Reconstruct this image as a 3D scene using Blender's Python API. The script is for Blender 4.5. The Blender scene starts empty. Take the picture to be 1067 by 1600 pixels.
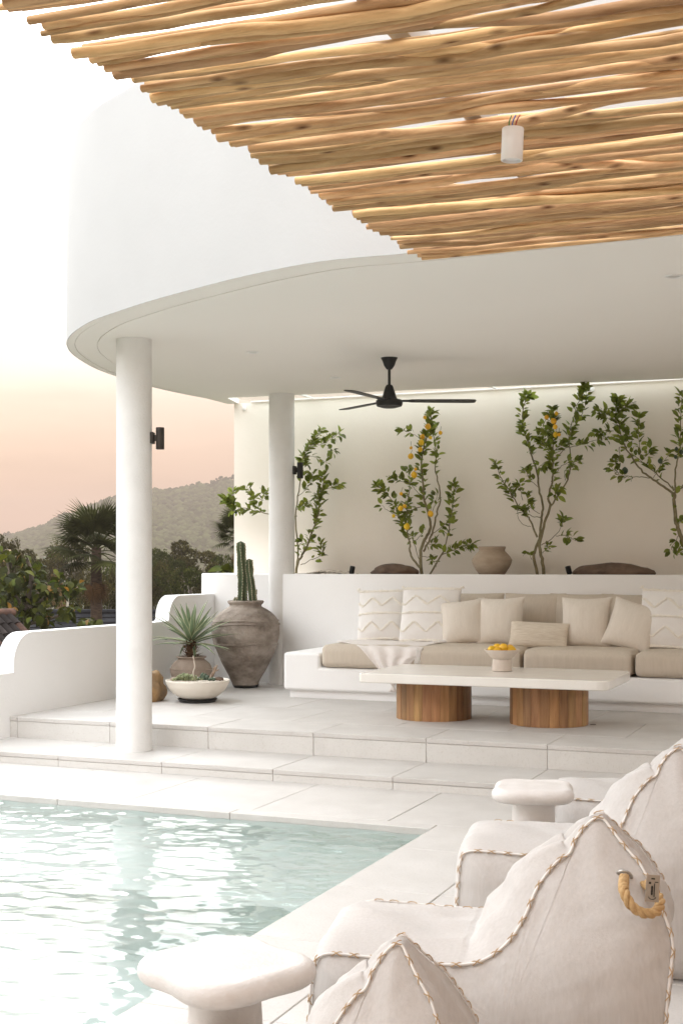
import bpy, bmesh, math, random
import numpy as np
from mathutils import Vector, Matrix, noise, Euler

random.seed(7)
SC = bpy.context.scene
COL = SC.collection
R = math.radians
PI = math.pi

# ------------------------------------------------------------------ camera
ZC = 1.327                    # eye height above the pool deck (z = 0)
YAW = R(22.2)                 # the terrace grid (x along the steps, y away from us) is turned against the view
F, CX, YH = 2030.0, 533.5, 885.0
cam = bpy.data.cameras.new('camera')
cam.sensor_fit = 'VERTICAL'; cam.sensor_height = 36; cam.lens = 36 * F / 1600
cam.shift_y = 85 / 1600; cam.clip_start = .05; cam.clip_end = 4000
co = bpy.data.objects.new('camera', cam); COL.objects.link(co)
co.location = (0, 0, ZC); co.rotation_euler = (PI / 2, 0, YAW)
SC.camera = co

# ------------------------------------------------------------------ sky, sun, exposure
SUN_DIR = Vector((-.66, .66, .40)).normalized()
w = bpy.data.worlds.new('World'); SC.world = w; w.use_nodes = True
nt = w.node_tree; nt.nodes.clear()
def N(t, tree=None, **kw):
    n = (tree or nt).nodes.new(t)
    for k, v in kw.items(): setattr(n, k, v)
    return n
out = N('ShaderNodeOutputWorld'); bg = N('ShaderNodeBackground')
sky = N('ShaderNodeTexSky', sky_type='NISHITA', sun_disc=False)
sky.sun_elevation = math.asin(SUN_DIR.z); sky.sun_rotation = math.atan2(SUN_DIR.x, SUN_DIR.y)
sky.air_density = 1.5; sky.dust_density = 5
tc = N('ShaderNodeTexCoord'); sx = N('ShaderNodeSeparateXYZ')
nt.links.new(tc.outputs['Generated'], sx.inputs[0])
ramp = N('ShaderNodeValToRGB'); ramp.color_ramp.interpolation = 'B_SPLINE'
mr = N('ShaderNodeMapRange'); mr.inputs['From Min'].default_value = 0; mr.inputs['From Max'].default_value = 1
nt.links.new(sx.outputs['Z'], mr.inputs['Value']); nt.links.new(mr.outputs[0], ramp.inputs[0])
# hazy dusk sky, the same all round: peach at the horizon, white overcast above (values / 3)
stops = [(0.0, (.62, .365, .265)), (.047, (.70, .435, .315)), (.09, (.77, .55, .42)), (.129, (.84, .68, .57)), (.158, (.97, .86, .775)), (.186, (1.3, 1.21, 1.12)),
         (.22, (1.95, 1.88, 1.8)), (.27, (2.65, 2.65, 2.62)), (.36, (2.95, 3.0, 3.03)), (.55, (2.55, 2.63, 2.7)), (1.0, (2.65, 2.74, 2.82))]
els = ramp.color_ramp.elements
while len(els) < len(stops): els.new(.5)
for e, (p, c) in zip(els, stops): e.position = p; e.color = (c[0] / 4, c[1] / 4, c[2] / 4, 1)
sc3 = N('ShaderNodeVectorMath', operation='SCALE'); sc3.inputs['Scale'].default_value = 4.0
cmp_ = N('ShaderNodeMapping'); cmp_.inputs['Scale'].default_value = (2.2, 2.2, 13)
cnz = N('ShaderNodeTexNoise'); cnz.inputs['Scale'].default_value = 2.4; cnz.inputs['Detail'].default_value = 5
nt.links.new(tc.outputs['Generated'], cmp_.inputs[0]); nt.links.new(cmp_.outputs[0], cnz.inputs['Vector'])
cmr = N('ShaderNodeMapRange'); cmr.inputs['From Min'].default_value = .3; cmr.inputs['From Max'].default_value = .7; cmr.inputs['To Min'].default_value = .90; cmr.inputs['To Max'].default_value = 1.10
nt.links.new(cnz.outputs[0], cmr.inputs['Value'])
cml = N('ShaderNodeVectorMath', operation='SCALE'); nt.links.new(ramp.outputs[0], cml.inputs[0]); nt.links.new(cmr.outputs[0], cml.inputs['Scale'])
nt.links.new(cml.outputs[0], sc3.inputs[0])
sks = N('ShaderNodeVectorMath', operation='SCALE'); sks.inputs['Scale'].default_value = .004
nt.links.new(sky.outputs[0], sks.inputs[0])
add = N('ShaderNodeVectorMath', operation='ADD')
nt.links.new(sc3.outputs[0], add.inputs[0]); nt.links.new(sks.outputs[0], add.inputs[1])
nt.links.new(add.outputs[0], bg.inputs['Color']); bg.inputs['Strength'].default_value = 1.0
nt.links.new(bg.outputs[0], out.inputs[0])

sl = bpy.data.lights.new('sun', 'SUN'); sl.energy = .72; sl.angle = R(24); sl.color = (1, .96, .92)
so = bpy.data.objects.new('sun', sl); COL.objects.link(so)
so.rotation_euler = SUN_DIR.to_track_quat('Z', 'Y').to_euler()
vs = SC.view_settings
vs.view_transform = 'Standard'; vs.look = 'None'; vs.exposure = 0.54; vs.gamma = 1.0; vs.use_curve_mapping = False
SC.render.engine = 'CYCLES'
SC.cycles.max_bounces = 10; SC.cycles.diffuse_bounces = 6; SC.cycles.glossy_bounces = 4
SC.cycles.transmission_bounces = 6; SC.cycles.transparent_max_bounces = 12
SC.cycles.sample_clamp_indirect = 6
SC.cycles.use_denoising = True

# ------------------------------------------------------------------ helpers
sA, cA = math.sin(YAW), math.cos(YAW)
def atd(x, y, d):
    X = (x - CX) / F * d
    return Vector((X * cA - d * sA, X * sA + d * cA, ZC - (y - YH) / F * d))
def atv(x, y, v):
    a = (x - CX) / F
    return atd(x, y, v / (a * sA + cA))
def atz(x, y, z):
    return atd(x, y, F * (ZC - z) / (y - YH))

def tag(o, label=None, cat=None, group=None, kind=None):
    if label: o['label'] = label
    if cat: o['category'] = cat
    if group: o['group'] = group
    if kind: o['kind'] = kind
    return o
def mesh(name, V, Fc, mat=None, smooth=True, ang=38):
    me = bpy.data.meshes.new(name)
    me.from_pydata([tuple(v) for v in V], [], [tuple(f) for f in Fc])
    if mat: me.materials.append(mat)
    if smooth:
        me.polygons.foreach_set('use_smooth', [True] * len(me.polygons))
        me.set_sharp_from_angle(angle=R(ang))
    me.update()
    return me
def obj(name, me, parent=None, loc=None, rot=None):
    o = bpy.data.objects.new(name, me); COL.objects.link(o)
    if parent: o.parent = parent
    if loc is not None: o.location = loc
    if rot is not None: o.rotation_euler = rot
    return o
def mk(name, VF, mat, parent=None, loc=None, rot=None, smooth=True, ang=38):
    return obj(name, mesh(name, VF[0], VF[1], mat, smooth, ang), parent, loc, rot)
def wn(o):
    m_ = o.modifiers.new('weighted', 'WEIGHTED_NORMAL'); m_.keep_sharp = True; m_.weight = 80
    return o
def thing(name, label, cat, loc=(0, 0, 0), rz=0, group=None):
    o = bpy.data.objects.new(name, None); COL.objects.link(o)
    o.empty_display_size = .1
    o.location = loc; o.rotation_euler = (0, 0, rz)
    return tag(o, label, cat, group)
def join(*parts):
    V, Fc = [], []
    for v, f in parts:
        b = len(V); V += [tuple(p) for p in v]; Fc += [tuple(i + b for i in q) for q in f]
    return V, Fc
def xf(VF, m):
    return [tuple(m @ Vector(v)) for v in VF[0]], VF[1]
def box(x0, x1, y0, y1, z0, z1, bev=0, seg=2):
    V = [(x0, y0, z0), (x1, y0, z0), (x1, y1, z0), (x0, y1, z0), (x0, y0, z1), (x1, y0, z1), (x1, y1, z1), (x0, y1, z1)]
    Fc = [(3, 2, 1, 0), (4, 5, 6, 7), (0, 1, 5, 4), (1, 2, 6, 5), (2, 3, 7, 6), (3, 0, 4, 7)]
    return bevel((V, Fc), bev, seg) if bev else (V, Fc)
def bevel(VF, w, seg=2, ang=30):
    bm = bmesh.new()
    vs_ = [bm.verts.new(v) for v in VF[0]]
    for f in VF[1]: bm.faces.new([vs_[i] for i in f])
    bm.normal_update()
    ed = [e for e in bm.edges if len(e.link_faces) == 2 and e.calc_face_angle() > R(ang)]
    bmesh.ops.bevel(bm, geom=ed, offset=w, segments=seg, profile=.5, affect='EDGES', clamp_overlap=True)
    bm.verts.index_update()
    r = ([tuple(v.co) for v in bm.verts], [tuple(v.index for v in f.verts) for f in bm.faces])
    bm.free(); return r
def prism(poly, z0, z1):
    """poly: list of (x, y) counter-clockwise; z0 / z1 numbers or functions of (x, y)"""
    n = len(poly); f0 = z0 if callable(z0) else (lambda x, y: z0); f1 = z1 if callable(z1) else (lambda x, y: z1)
    V = [(x, y, f0(x, y)) for x, y in poly] + [(x, y, f1(x, y)) for x, y in poly]
    Fc = [tuple(range(n - 1, -1, -1)), tuple(range(n, 2 * n))] + [(i, (i + 1) % n, n + (i + 1) % n, n + i) for i in range(n)]
    return V, Fc
def lathe(prof, n=48, flute=None):
    """prof: list of (r, z) from bottom to top"""
    V, Fc = [], []
    for j, (r, z) in enumerate(prof):
        for i in range(n):
            a = 2 * PI * i / n
            rr = r if flute is None else flute(r, z, a)
            V.append((rr * math.cos(a), rr * math.sin(a), z))
    for j in range(len(prof) - 1):
        for i in range(n):
            k = (i + 1) % n
            Fc.append((j * n + i, j * n + k, (j + 1) * n + k, (j + 1) * n + i))
    if prof[0][0] > 1e-5: Fc.append(tuple(range(n - 1, -1, -1)))
    m = (len(prof) - 1) * n
    if prof[-1][0] > 1e-5: Fc.append(tuple(range(m, m + n)))
    return V, Fc
def catmull(P, per=6, closed=False):
    P = [Vector(p) for p in P]; n = len(P); o = []
    rng = range(n if closed else n - 1)
    for i in rng:
        if closed: p0, p1, p2, p3 = P[i - 1], P[i], P[(i + 1) % n], P[(i + 2) % n]
        else: p0, p1, p2, p3 = P[max(i - 1, 0)], P[i], P[i + 1], P[min(i + 2, n - 1)]
        for k in range(per):
            t = k / per
            o.append(.5 * ((2 * p1) + (p2 - p0) * t + (2 * p0 - 5 * p1 + 4 * p2 - p3) * t * t + (3 * p1 - p0 - 3 * p2 + p3) * t ** 3))
    if not closed: o.append(P[-1])
    return o
def resample(P, n, closed=False):
    P = [Vector(p) for p in P]
    if closed: P = P + [P[0]]
    L = [0]
    for a, b in zip(P, P[1:]): L.append(L[-1] + (b - a).length)
    o = []; j = 0; m = n if closed else n - 1
    for k in range(n):
        s = L[-1] * k / m
        while j < len(L) - 2 and L[j + 1] < s: j += 1
        t = (s - L[j]) / max(L[j + 1] - L[j], 1e-9)
        o.append(P[j].lerp(P[j + 1], min(t, 1)))
    return o
def tube(P, rad, n=8, closed=False, cap=True, rf=None):
    """rad: number, list or function of 0..1; rf(t, a): radius factor"""
    P = [Vector(p) for p in P]; m = len(P); V, Fc = [], []
    up = None
    for i, p in enumerate(P):
        if closed: d = P[(i + 1) % m] - P[i - 1]
        else: d = P[min(i + 1, m - 1)] - P[max(i - 1, 0)]
        d = d.normalized() if d.length > 1e-9 else Vector((0, 0, 1))
        if up is None:
            up = Vector((0, 0, 1)) if abs(d.z) < .9 else Vector((1, 0, 0))
        up = (up - d * up.dot(d)).normalized(); s = d.cross(up)
        t = i / max(m - 1, 1)
        r = rad(t) if callable(rad) else (rad[i] if isinstance(rad, (list, tuple)) else rad)
        for k in range(n):
            a = 2 * PI * k / n
            q = r * (rf(t, a) if rf else 1)
            V.append(p + up * (math.cos(a) * q) + s * (math.sin(a) * q))
    for i in range(m if closed else m - 1):
        j = (i + 1) % m
        for k in range(n):
            l = (k + 1) % n
            Fc.append((i * n + k, i * n + l, j * n + l, j * n + k))
    if cap and not closed:
        Fc.append(tuple(range(n - 1, -1, -1))); Fc.append(tuple(range((m - 1) * n, m * n)))
    return V, Fc
def ico(r, sub=2, sc=(1, 1, 1), amp=0, freq=2, seed=0, ridge=False):
    bm = bmesh.new(); bmesh.ops.create_icosphere(bm, subdivisions=sub, radius=1)
    V = []
    for v in bm.verts:
        p = v.co.copy(); q = p * freq + Vector((seed * 3.1, seed * 1.7, seed * .9))
        h = noise.fractal(q, 1, 2, 4) if not ridge else (noise.cell(q * 1.0) - .5) + .5 * noise.fractal(q * 2, 1, 2, 3)
        p *= r * (1 + amp * h)
        V.append((p.x * sc[0], p.y * sc[1], p.z * sc[2]))
    Fc = [tuple(v.index for v in f.verts) for f in bm.faces]
    bm.free(); return V, Fc

# ------------------------------------------------------------------ materials
def M(name, col, col2=None, rough=.6, vscale=4.0, stretch=(1, 1, 1), bump=0, bscale=40, bdist=.01, rnd=0, hrnd=0,
      spec=.4, detail=6, coord='Object', lo=.35, hi=.65, bstretch=None, trans=0, island=0, metallic=0, coat=0):
    m = bpy.data.materials.new(name); m.use_nodes = True; t = m.node_tree; t.nodes.clear()
    o = N('ShaderNodeOutputMaterial', t); b = N('ShaderNodeBsdfPrincipled', t)
    c = N('ShaderNodeTexCoord', t); mp = N('ShaderNodeMapping', t); mp.inputs['Scale'].default_value = stretch
    src = c.outputs['Object' if coord == 'World' else coord]
    if coord == 'World':
        src = N('ShaderNodeNewGeometry', t).outputs['Position']
    oi = None
    if rnd or hrnd:
        oi = N('ShaderNodeObjectInfo', t)
        ad = N('ShaderNodeVectorMath', t, operation='ADD'); sc_ = N('ShaderNodeMath', t, operation='MULTIPLY'); sc_.inputs[1].default_value = 37.0
        t.links.new(oi.outputs['Random'], sc_.inputs[0]); t.links.new(src, ad.inputs[0]); t.links.new(sc_.outputs[0], ad.inputs[1]); src = ad.outputs[0]
    t.links.new(src, mp.inputs[0])
    nz = N('ShaderNodeTexNoise', t); nz.inputs['Scale'].default_value = vscale; nz.inputs['Detail'].default_value = detail; nz.inputs['Roughness'].default_value = .6
    t.links.new(mp.outputs[0], nz.inputs['Vector'])
    r = N('ShaderNodeValToRGB', t); r.color_ramp.elements[0].position = lo; r.color_ramp.elements[1].position = hi
    col2 = col2 or tuple(x * .9 for x in col)
    r.color_ramp.elements[0].color = (*col2, 1); r.color_ramp.elements[1].color = (*col, 1)
    t.links.new(nz.outputs[0], r.inputs[0]); cs = r.outputs[0]
    if rnd or hrnd or island:
        h = N('ShaderNodeHueSaturation', t)
        rs = oi.outputs['Random'] if (rnd or hrnd) else None
        if island: rs = N('ShaderNodeNewGeometry', t).outputs['Random Per Island']
        k = island or rnd
        a = N('ShaderNodeMapRange', t); a.inputs['To Min'].default_value = 1 - k; a.inputs['To Max'].default_value = 1 + k
        t.links.new(rs, a.inputs['Value']); t.links.new(a.outputs[0], h.inputs['Value'])
        if hrnd:
            q = N('ShaderNodeMath', t, operation='FRACT'); q2 = N('ShaderNodeMath', t, operation='MULTIPLY'); q2.inputs[1].default_value = 7.31
            t.links.new(rs, q2.inputs[0]); t.links.new(q2.outputs[0], q.inputs[0])
            a2 = N('ShaderNodeMapRange', t); a2.inputs['To Min'].default_value = .5 - hrnd; a2.inputs['To Max'].default_value = .5 + hrnd
            t.links.new(q.outputs[0], a2.inputs['Value']); t.links.new(a2.outputs[0], h.inputs['Hue'])
        t.links.new(cs, h.inputs['Color']); cs = h.outputs[0]
    t.links.new(cs, b.inputs['Base Color'])
    b.inputs['Roughness'].default_value = rough; b.inputs['Specular IOR Level'].default_value = spec; b.inputs['Metallic'].default_value = metallic
    if coat: b.inputs['Coat Weight'].default_value = coat; b.inputs['Coat Roughness'].default_value = .15
    if bump:
        n2 = N('ShaderNodeTexNoise', t); n2.inputs['Scale'].default_value = bscale; n2.inputs['Detail'].default_value = 5
        mp2 = N('ShaderNodeMapping', t); mp2.inputs['Scale'].default_value = bstretch or (1, 1, 1)
        t.links.new(src, mp2.inputs[0]); t.links.new(mp2.outputs[0], n2.inputs['Vector'])
        bp = N('ShaderNodeBump', t); bp.inputs['Strength'].default_value = bump; bp.inputs['Distance'].default_value = bdist
        t.links.new(n2.outputs[0], bp.inputs['Height']); t.links.new(bp.outputs[0], b.inputs['Normal'])
    sh = b.outputs[0]
    if trans:
        tr = N('ShaderNodeBsdfTranslucent', t); mx = N('ShaderNodeMixShader', t); mx.inputs[0].default_value = trans
        t.links.new(cs, tr.inputs['Color']); t.links.new(sh, mx.inputs[1]); t.links.new(tr.outputs[0], mx.inputs[2]); sh = mx.outputs[0]
    t.links.new(sh, o.inputs['Surface'])
    return m

m_stucco = M('white stucco', (.87, .863, .855), (.845, .837, .826), rough=.8, vscale=1.6, bump=.25, bscale=55, bdist=.006, spec=.2)
m_column = M('rough white stucco', (.80, .79, .775), (.75, .74, .72), rough=.85, vscale=5, bump=.55, bscale=60, bdist=.006, spec=.2)
m_ceil = M('ceiling plaster', (.89, .85, .80), (.87, .83, .78), rough=.85, vscale=.8, bump=.08, bscale=30, bdist=.004, spec=.2)
m_wall = M('cream wall plaster', (.88, .82, .735), (.855, .79, .705), rough=.85, vscale=1.3, bump=.2, bscale=30, bdist=.006, spec=.2)
def stone(name, a, b, sp=.0):
    """limestone with pores and faint staining; each slab its own tone"""
    m = M(name, a, b, rough=.55, vscale=3.2, bump=.35, bscale=70, bdist=.004, rnd=.012, spec=.35, coord='World', detail=10, lo=.3, hi=.66)
    t = m.node_tree; bs = [n for n in t.nodes if n.type == 'BSDF_PRINCIPLED'][0]
    src = [l.from_socket for l in t.links if l.to_socket == bs.inputs['Base Color']][0]
    vo = N('ShaderNodeTexNoise', t); vo.inputs['Scale'].default_value = 95; vo.inputs['Detail'].default_value = 3
    g = N('ShaderNodeNewGeometry', t); t.links.new(g.outputs['Position'], vo.inputs['Vector'])
    r = N('ShaderNodeValToRGB', t); r.color_ramp.elements[0].position = .30; r.color_ramp.elements[0].color = (.72, .68, .63, 1); r.color_ramp.elements[1].position = .44; r.color_ramp.elements[1].color = (1, 1, 1, 1)
    t.links.new(vo.outputs[0], r.inputs[0])
    mx = N('ShaderNodeMix', t, data_type='RGBA', blend_type='MULTIPLY'); mx.inputs[0].default_value = .35
    t.links.new(src, mx.inputs[6]); t.links.new(r.outputs[0], mx.inputs[7]); t.links.new(mx.outputs[2], bs.inputs['Base Color'])
    return m
m_slab = stone('pale limestone', (.585, .56, .535), (.51, .485, .458))
m_riser = stone('cream limestone riser', (.63, .61, .58), (.575, .555, .525))
m_cope = stone('sandy limestone edge', (.78, .70, .60), (.68, .60, .50))
m_grout = M('grout', (.58, .555, .525), rough=.9)
m_log = M('eucalyptus pole', (.635, .405, .21), (.38, .21, .092), rough=.72, vscale=4.2, stretch=(1.3, 12, 12), bump=.4, bscale=10, bdist=.005, bstretch=(1.1, 10, 10), rnd=.30, hrnd=.008, spec=.2, lo=.30, hi=.60, detail=9)
m_beam = M('grey painted steel', (.42, .39, .36), rough=.5)
m_white = M('white enamel', (.84, .82, .80), (.82, .80, .78), rough=.35, vscale=2)
m_black = M('matt black metal', (.018, .017, .017), (.014, .014, .014), rough=.45, vscale=8)
m_bronze = M('dark bronze metal', (.045, .036, .030), (.035, .028, .024), rough=.5, vscale=8)
m_beige = M('beige linen', (.60, .525, .44), (.56, .49, .405), rough=.9, vscale=9, stretch=(6, 6, .7), bump=.3, bscale=60, bdist=.003, bstretch=(5, 5, .6), spec=.15)
m_beige2 = M('light beige linen', (.755, .695, .62), (.71, .65, .575), rough=.9, vscale=9, stretch=(6, 6, .7), bump=.3, bscale=60, bdist=.003, spec=.15)
m_jute = M('woven straw linen', (.71, .64, .54), (.60, .52, .42), rough=.9, vscale=14, stretch=(1, 1, 9), bump=.6, bscale=60, bdist=.004, bstretch=(.6, .6, 5), spec=.1)
m_wfab = M('white cotton', (.82, .80, .775), (.79, .765, .74), rough=.9, vscale=14, bump=.25, bscale=120, bdist=.003, spec=.1)
m_cream = M('cream tuft yarn', (.92, .885, .82), (.88, .84, .77), rough=.95, vscale=60, bump=.1, bscale=150, bdist=.006, spec=.05)
m_throw = M('pale pink white throw', (.80, .755, .72), (.76, .70, .665), rough=.95, vscale=30, bump=.5, bscale=160, bdist=.003, spec=.05)
m_bag = M('off white canvas', (.575, .55, .53), (.505, .478, .455), rough=.85, vscale=30, stretch=(4, 4, .35), bump=.30, bscale=70, bdist=.003, bstretch=(4, 4, 1), spec=.15, lo=.25, hi=.75)
t = m_bag.node_tree; bp0 = [n_ for n_ in t.nodes if n_.type == 'BUMP'][0]
cr = N('ShaderNodeTexNoise', t); cr.inputs['Scale'].default_value = 5.5; cr.inputs['Detail'].default_value = 3; cr.inputs['Distortion'].default_value = 1.6
try: cr.noise_type = 'RIDGED_MULTIFRACTAL'
except Exception: pass
ob_ = N('ShaderNodeTexCoord', t); t.links.new(ob_.outputs['Object'], cr.inputs['Vector'])
bp1 = N('ShaderNodeBump', t); bp1.inputs['Strength'].default_value = .22; bp1.inputs['Distance'].default_value = .012
t.links.new(cr.outputs[0], bp1.inputs['Height']); t.links.new(bp1.outputs[0], bp0.inputs['Normal'])
m_cord = M('white piping', (.80, .77, .74), rough=.8, bump=.3, bscale=200, bdist=.002)
m_rope = M('tan rope', (.56, .38, .19), (.42, .26, .11), rough=.85, vscale=40, bump=.5, bscale=160, bdist=.003)
m_stitch = M('tan cord', (.52, .37, .22), (.43, .29, .16), rough=.85, vscale=60)
m_steel = M('grommet metal', (.45, .42, .38), rough=.3, metallic=1)
m_tag = M('woven tag', (.36, .30, .24), (.31, .26, .2), rough=.8, vscale=60)
m_ink = M('dark ink', (.03, .025, .02), rough=.7)
m_teak = M('reclaimed teak stave', (.42, .235, .10), (.20, .095, .036), rough=.5, vscale=4.5, stretch=(5, 5, .55), bump=.3, bscale=12, bdist=.004, bstretch=(6, 6, .5), rnd=.30, hrnd=.01, lo=.28, hi=.7)
m_table = M('polished white terrazzo', (.82, .795, .75), (.78, .75, .70), rough=.16, vscale=5, spec=.5, coord='World')
m_stool = M('honed white stone', (.70, .665, .64), (.62, .585, .555), rough=.55, vscale=9, bump=.5, bscale=95, bdist=.004, spec=.35, lo=.3, hi=.6, detail=10)
m_bowl = M('ribbed clay bowl', (.66, .575, .50), (.60, .52, .45), rough=.8, vscale=12, bump=.2, bscale=60, bdist=.003)
m_lemon = M('lemon peel', (.85, .53, .03), (.76, .43, .022), rough=.42, vscale=8, bump=.25, bscale=110, bdist=.003, rnd=.1, hrnd=.012)
m_green = M('unripe fruit', (.06, .085, .05), (.045, .07, .04), rough=.4, vscale=8)
m_urn = M('weathered clay urn', (.40, .345, .295), (.15, .115, .09), rough=.95, vscale=4.2, stretch=(1, 1, 1.6), bump=1.0, bscale=14, bdist=.035, lo=.34, hi=.66, detail=12)
m_clay = M('grey brown clay', (.36, .29, .235), (.27, .21, .165), rough=.9, vscale=6, bump=.4, bscale=40, bdist=.008, detail=8)
m_clay2 = M('tan clay', (.42, .335, .25), (.34, .265, .195), rough=.85, vscale=6, stretch=(1, 1, 3), bump=.4, bscale=30, bdist=.006)
m_cerb = M('cream ceramic', (.80, .745, .66), (.77, .71, .62), rough=.5, vscale=5, bump=.1, bscale=50, bdist=.003)
m_saucer = M('black plastic saucer', (.02, .02, .02), rough=.4)
m_cactus = M('cactus skin', (.115, .145, .075), (.055, .075, .040), rough=.7, vscale=7, bump=.4, bscale=40, bdist=.005, detail=8)
m_rib = M('cactus spine edge', (.42, .38, .27), (.28, .24, .16), rough=.9, vscale=60)
m_soil = M('potting soil', (.10, .075, .055), rough=.95, vscale=30, bump=.8, bscale=60)
m_gravel = M('pale gravel', (.66, .60, .52), (.5, .44, .37), rough=.9, island=.25, vscale=20)
m_succ = M('sage succulent', (.30, .32, .17), (.20, .23, .12), rough=.7, island=.2, vscale=20)
m_succ2 = M('dark succulent', (.10, .135, .085), (.06, .085, .055), rough=.7, island=.2, vscale=20)
m_drift = M('driftwood', (.36, .27, .20), (.20, .14, .10), rough=.9, vscale=14, stretch=(3, 3, .6), bump=.8, bscale=30, bdist=.008)
m_twig = M('bleached twig', (.62, .55, .47), (.5, .43, .36), rough=.9, vscale=20)
m_agave = M('agave leaf', (.21, .27, .16), (.13, .19, .115), rough=.6, vscale=3, stretch=(1, 8, 8), rnd=.15, trans=.12)
m_agedge = M('agave leaf margin', (.55, .55, .36), rough=.6)
m_dead = M('dead agave leaf base', (.15, .085, .045), (.07, .04, .022), rough=.95, vscale=20, rnd=.2)
m_rockb = M('brown boulder', (.16, .105, .072), (.085, .055, .038), rough=.75, vscale=7, bump=.8, bscale=14, bdist=.02, detail=10)
m_rocko = M('ochre boulder', (.44, .27, .12), (.22, .165, .115), rough=.85, vscale=5, bump=1, bscale=9, bdist=.03, detail=10)
m_bark = M('citrus bark', (.27, .235, .135), (.16, .13, .07), rough=.85, vscale=18, bump=.4, bscale=60, bdist=.004)
m_leaf = M('citrus leaf', (.265, .305, .055), (.15, .19, .036), rough=.45, vscale=8, rnd=.45, hrnd=.018, trans=.35, spec=.35)
m_leaf2 = M('citrus leaf mass', (.265, .305, .055), (.15, .19, .036), rough=.45, vscale=8, island=.45, trans=.35, spec=.35)
m_spot = M('black spotlight', (.012, .012, .012), rough=.4)
m_glass = None

# ------------------------------------------------------------------ ground, terrace, pool
Z1, Z2 = .075, .227
gx = []; gy = []
def ground_z(x, y):
    r = math.hypot(x, y)
    return -3.6 - .012 * max(0, min(r, 900) - 20) + .5 * noise.noise(Vector((x * .02, y * .02, 0)))
m_ground = M('scrub ground', (.075, .070, .035), (.045, .05, .022), rough=.95, vscale=.35, bump=.6, bscale=2, bdist=.2)
gr = [-1500, -1100, -800, -550, -380, -260, -180, -120, -85, -60, -42, -30, -20, -10, 0, 10, 20, 30, 42, 60, 85, 120, 180, 260, 380, 550, 800, 1100, 1500]
GV = [(x, y, ground_z(x, y)) for y in gr for x in gr]
n = len(gr)
GF = [(j * n + i, j * n + i + 1, (j + 1) * n + i + 1, (j + 1) * n + i) for j in range(n - 1) for i in range(n - 1)]
tag(mk('ground', (GV, GF), m_ground), kind='structure')

PU0, PU1, PV0, PV1 = -5.45, -2.065, -2.6, 6.25       # pool
UL, UR, VN = -5.99, 3.2, -3.4                         # terrace limits
VE_ = 7.897
def base_mesh():
    P = []
    P.append(box(UL, UR, VE_ + .012, 11.95, -4.5, Z2 - .007))           # platform core
    P.append(box(UL, UR, PV1 + .02, VE_ + .012, -4.5, -.007))
    P.append(box(PU1 + .02, UR, VN, PV1 + .02, -4.5, -.007))
    P.append(box(UL, PU0 - .02, VN, PV1 + .02, -4.5, -.007))
    P.append(box(PU0 - .02, PU1 + .02, VN, PV0 - .02, -4.5, -.036))
    return join(*P)
tag(mk('terrace_base', base_mesh(), m_grout, smooth=False), kind='structure')

slab_cache = {}
def slab(par, u0, u1, v0, v1, zt, th=.03, gap=.0013, mat=None, bev=.003, name='slab'):
    key = (round(u1 - u0, 3), round(v1 - v0, 3), round(th, 3), (mat or m_slab).name)
    if key not in slab_cache:
        a, b = (u1 - u0) / 2 - gap, (v1 - v0) / 2 - gap
        VF = box(-a, a, -b, b, -th, 0, bev, 1)
        slab_cache[key] = mesh(name, VF[0], VF[1], mat or m_slab, True, 30)
    return obj(name, slab_cache[key], par, ((u0 + u1) / 2, (v0 + v1) / 2, zt + random.uniform(-.0008, .0008)))
def grid_slabs(par, us, vs_, zt, th=.03, **k):
    for a, b in zip(us, us[1:]):
        for c, d in zip(vs_, vs_[1:]): slab(par, a, b, c, d, zt, th, **k)
TS = .785
def joints(u, lo, hi, s=TS):
    while u > lo + .05: u -= s
    r = [lo]; u += s
    while u < hi - .05:
        if u > lo + .05: r.append(u)
        u += s
    return r + [hi]
plat = tag(bpy.data.objects.new('platform', None), kind='structure'); COL.objects.link(plat)
VE = 7.897
grid_slabs(plat, joints(-4.21, -5.848, UR), [VE, 8.42], Z2)
grid_slabs(plat, joints(-3.82, -5.848, UR), [8.42, 9.205], Z2)
grid_slabs(plat, joints(-4.21, -5.848, UR), [9.205, 9.99], Z2)
grid_slabs(plat, joints(-3.82, -5.848, -4.3), [9.99, 10.775, 11.2], Z2)
for a, b in zip(joints(-4.21, -5.848, UR), joints(-4.21, -5.848, UR)[1:]):
    slab(plat, a, b, VE + .004, VE + .034, Z2 - .0315, .1225, mat=m_riser, name='riser_slab')
step = tag(bpy.data.objects.new('lower_step', None), kind='structure'); COL.objects.link(step)
VS = 7.262
grid_slabs(step, joints(-3.422, -5.848, UR), [VS, VE + .03], Z1, .03)
for a, b in zip(joints(-3.422, -5.848, UR), joints(-3.422, -5.848, UR)[1:]):
    slab(step, a, b, VS + .004, VS + .034, Z1 - .0315, .046, mat=m_riser, name='riser_slab')
tag(mk('step_core', box(UL, UR, VS + .012, 7.95, -.2, Z1 - .007), m_grout, smooth=False), kind='structure')
deck = tag(bpy.data.objects.new('pool_deck', None), kind='structure'); COL.objects.link(deck)
grid_slabs(deck, joints(-4.69, -5.848, UR), [6.36, VS + .03], 0)
for a, b in zip(joints(-4.3, -5.848, -2.065, 1.1), joints(-4.3, -5.848, -2.065, 1.1)[1:]):
    slab(deck, a, b, 6.25, 6.36, 0, .05, mat=m_slab, name='coping')
slab(deck, -2.065, -1.615, 5.785, 6.36, 0, .03)
grid_slabs(deck, [-2.065, -1.615], joints(5.0, VN, 5.785), 0, .05, name='coping')
grid_slabs(deck, joints(-.83, -1.615, UR), joints(5.0, VN, 6.36), 0)
grid_slabs(deck, [-5.848, PU0], joints(5.0, VN, 6.25), 0, .05, name='coping')
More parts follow.
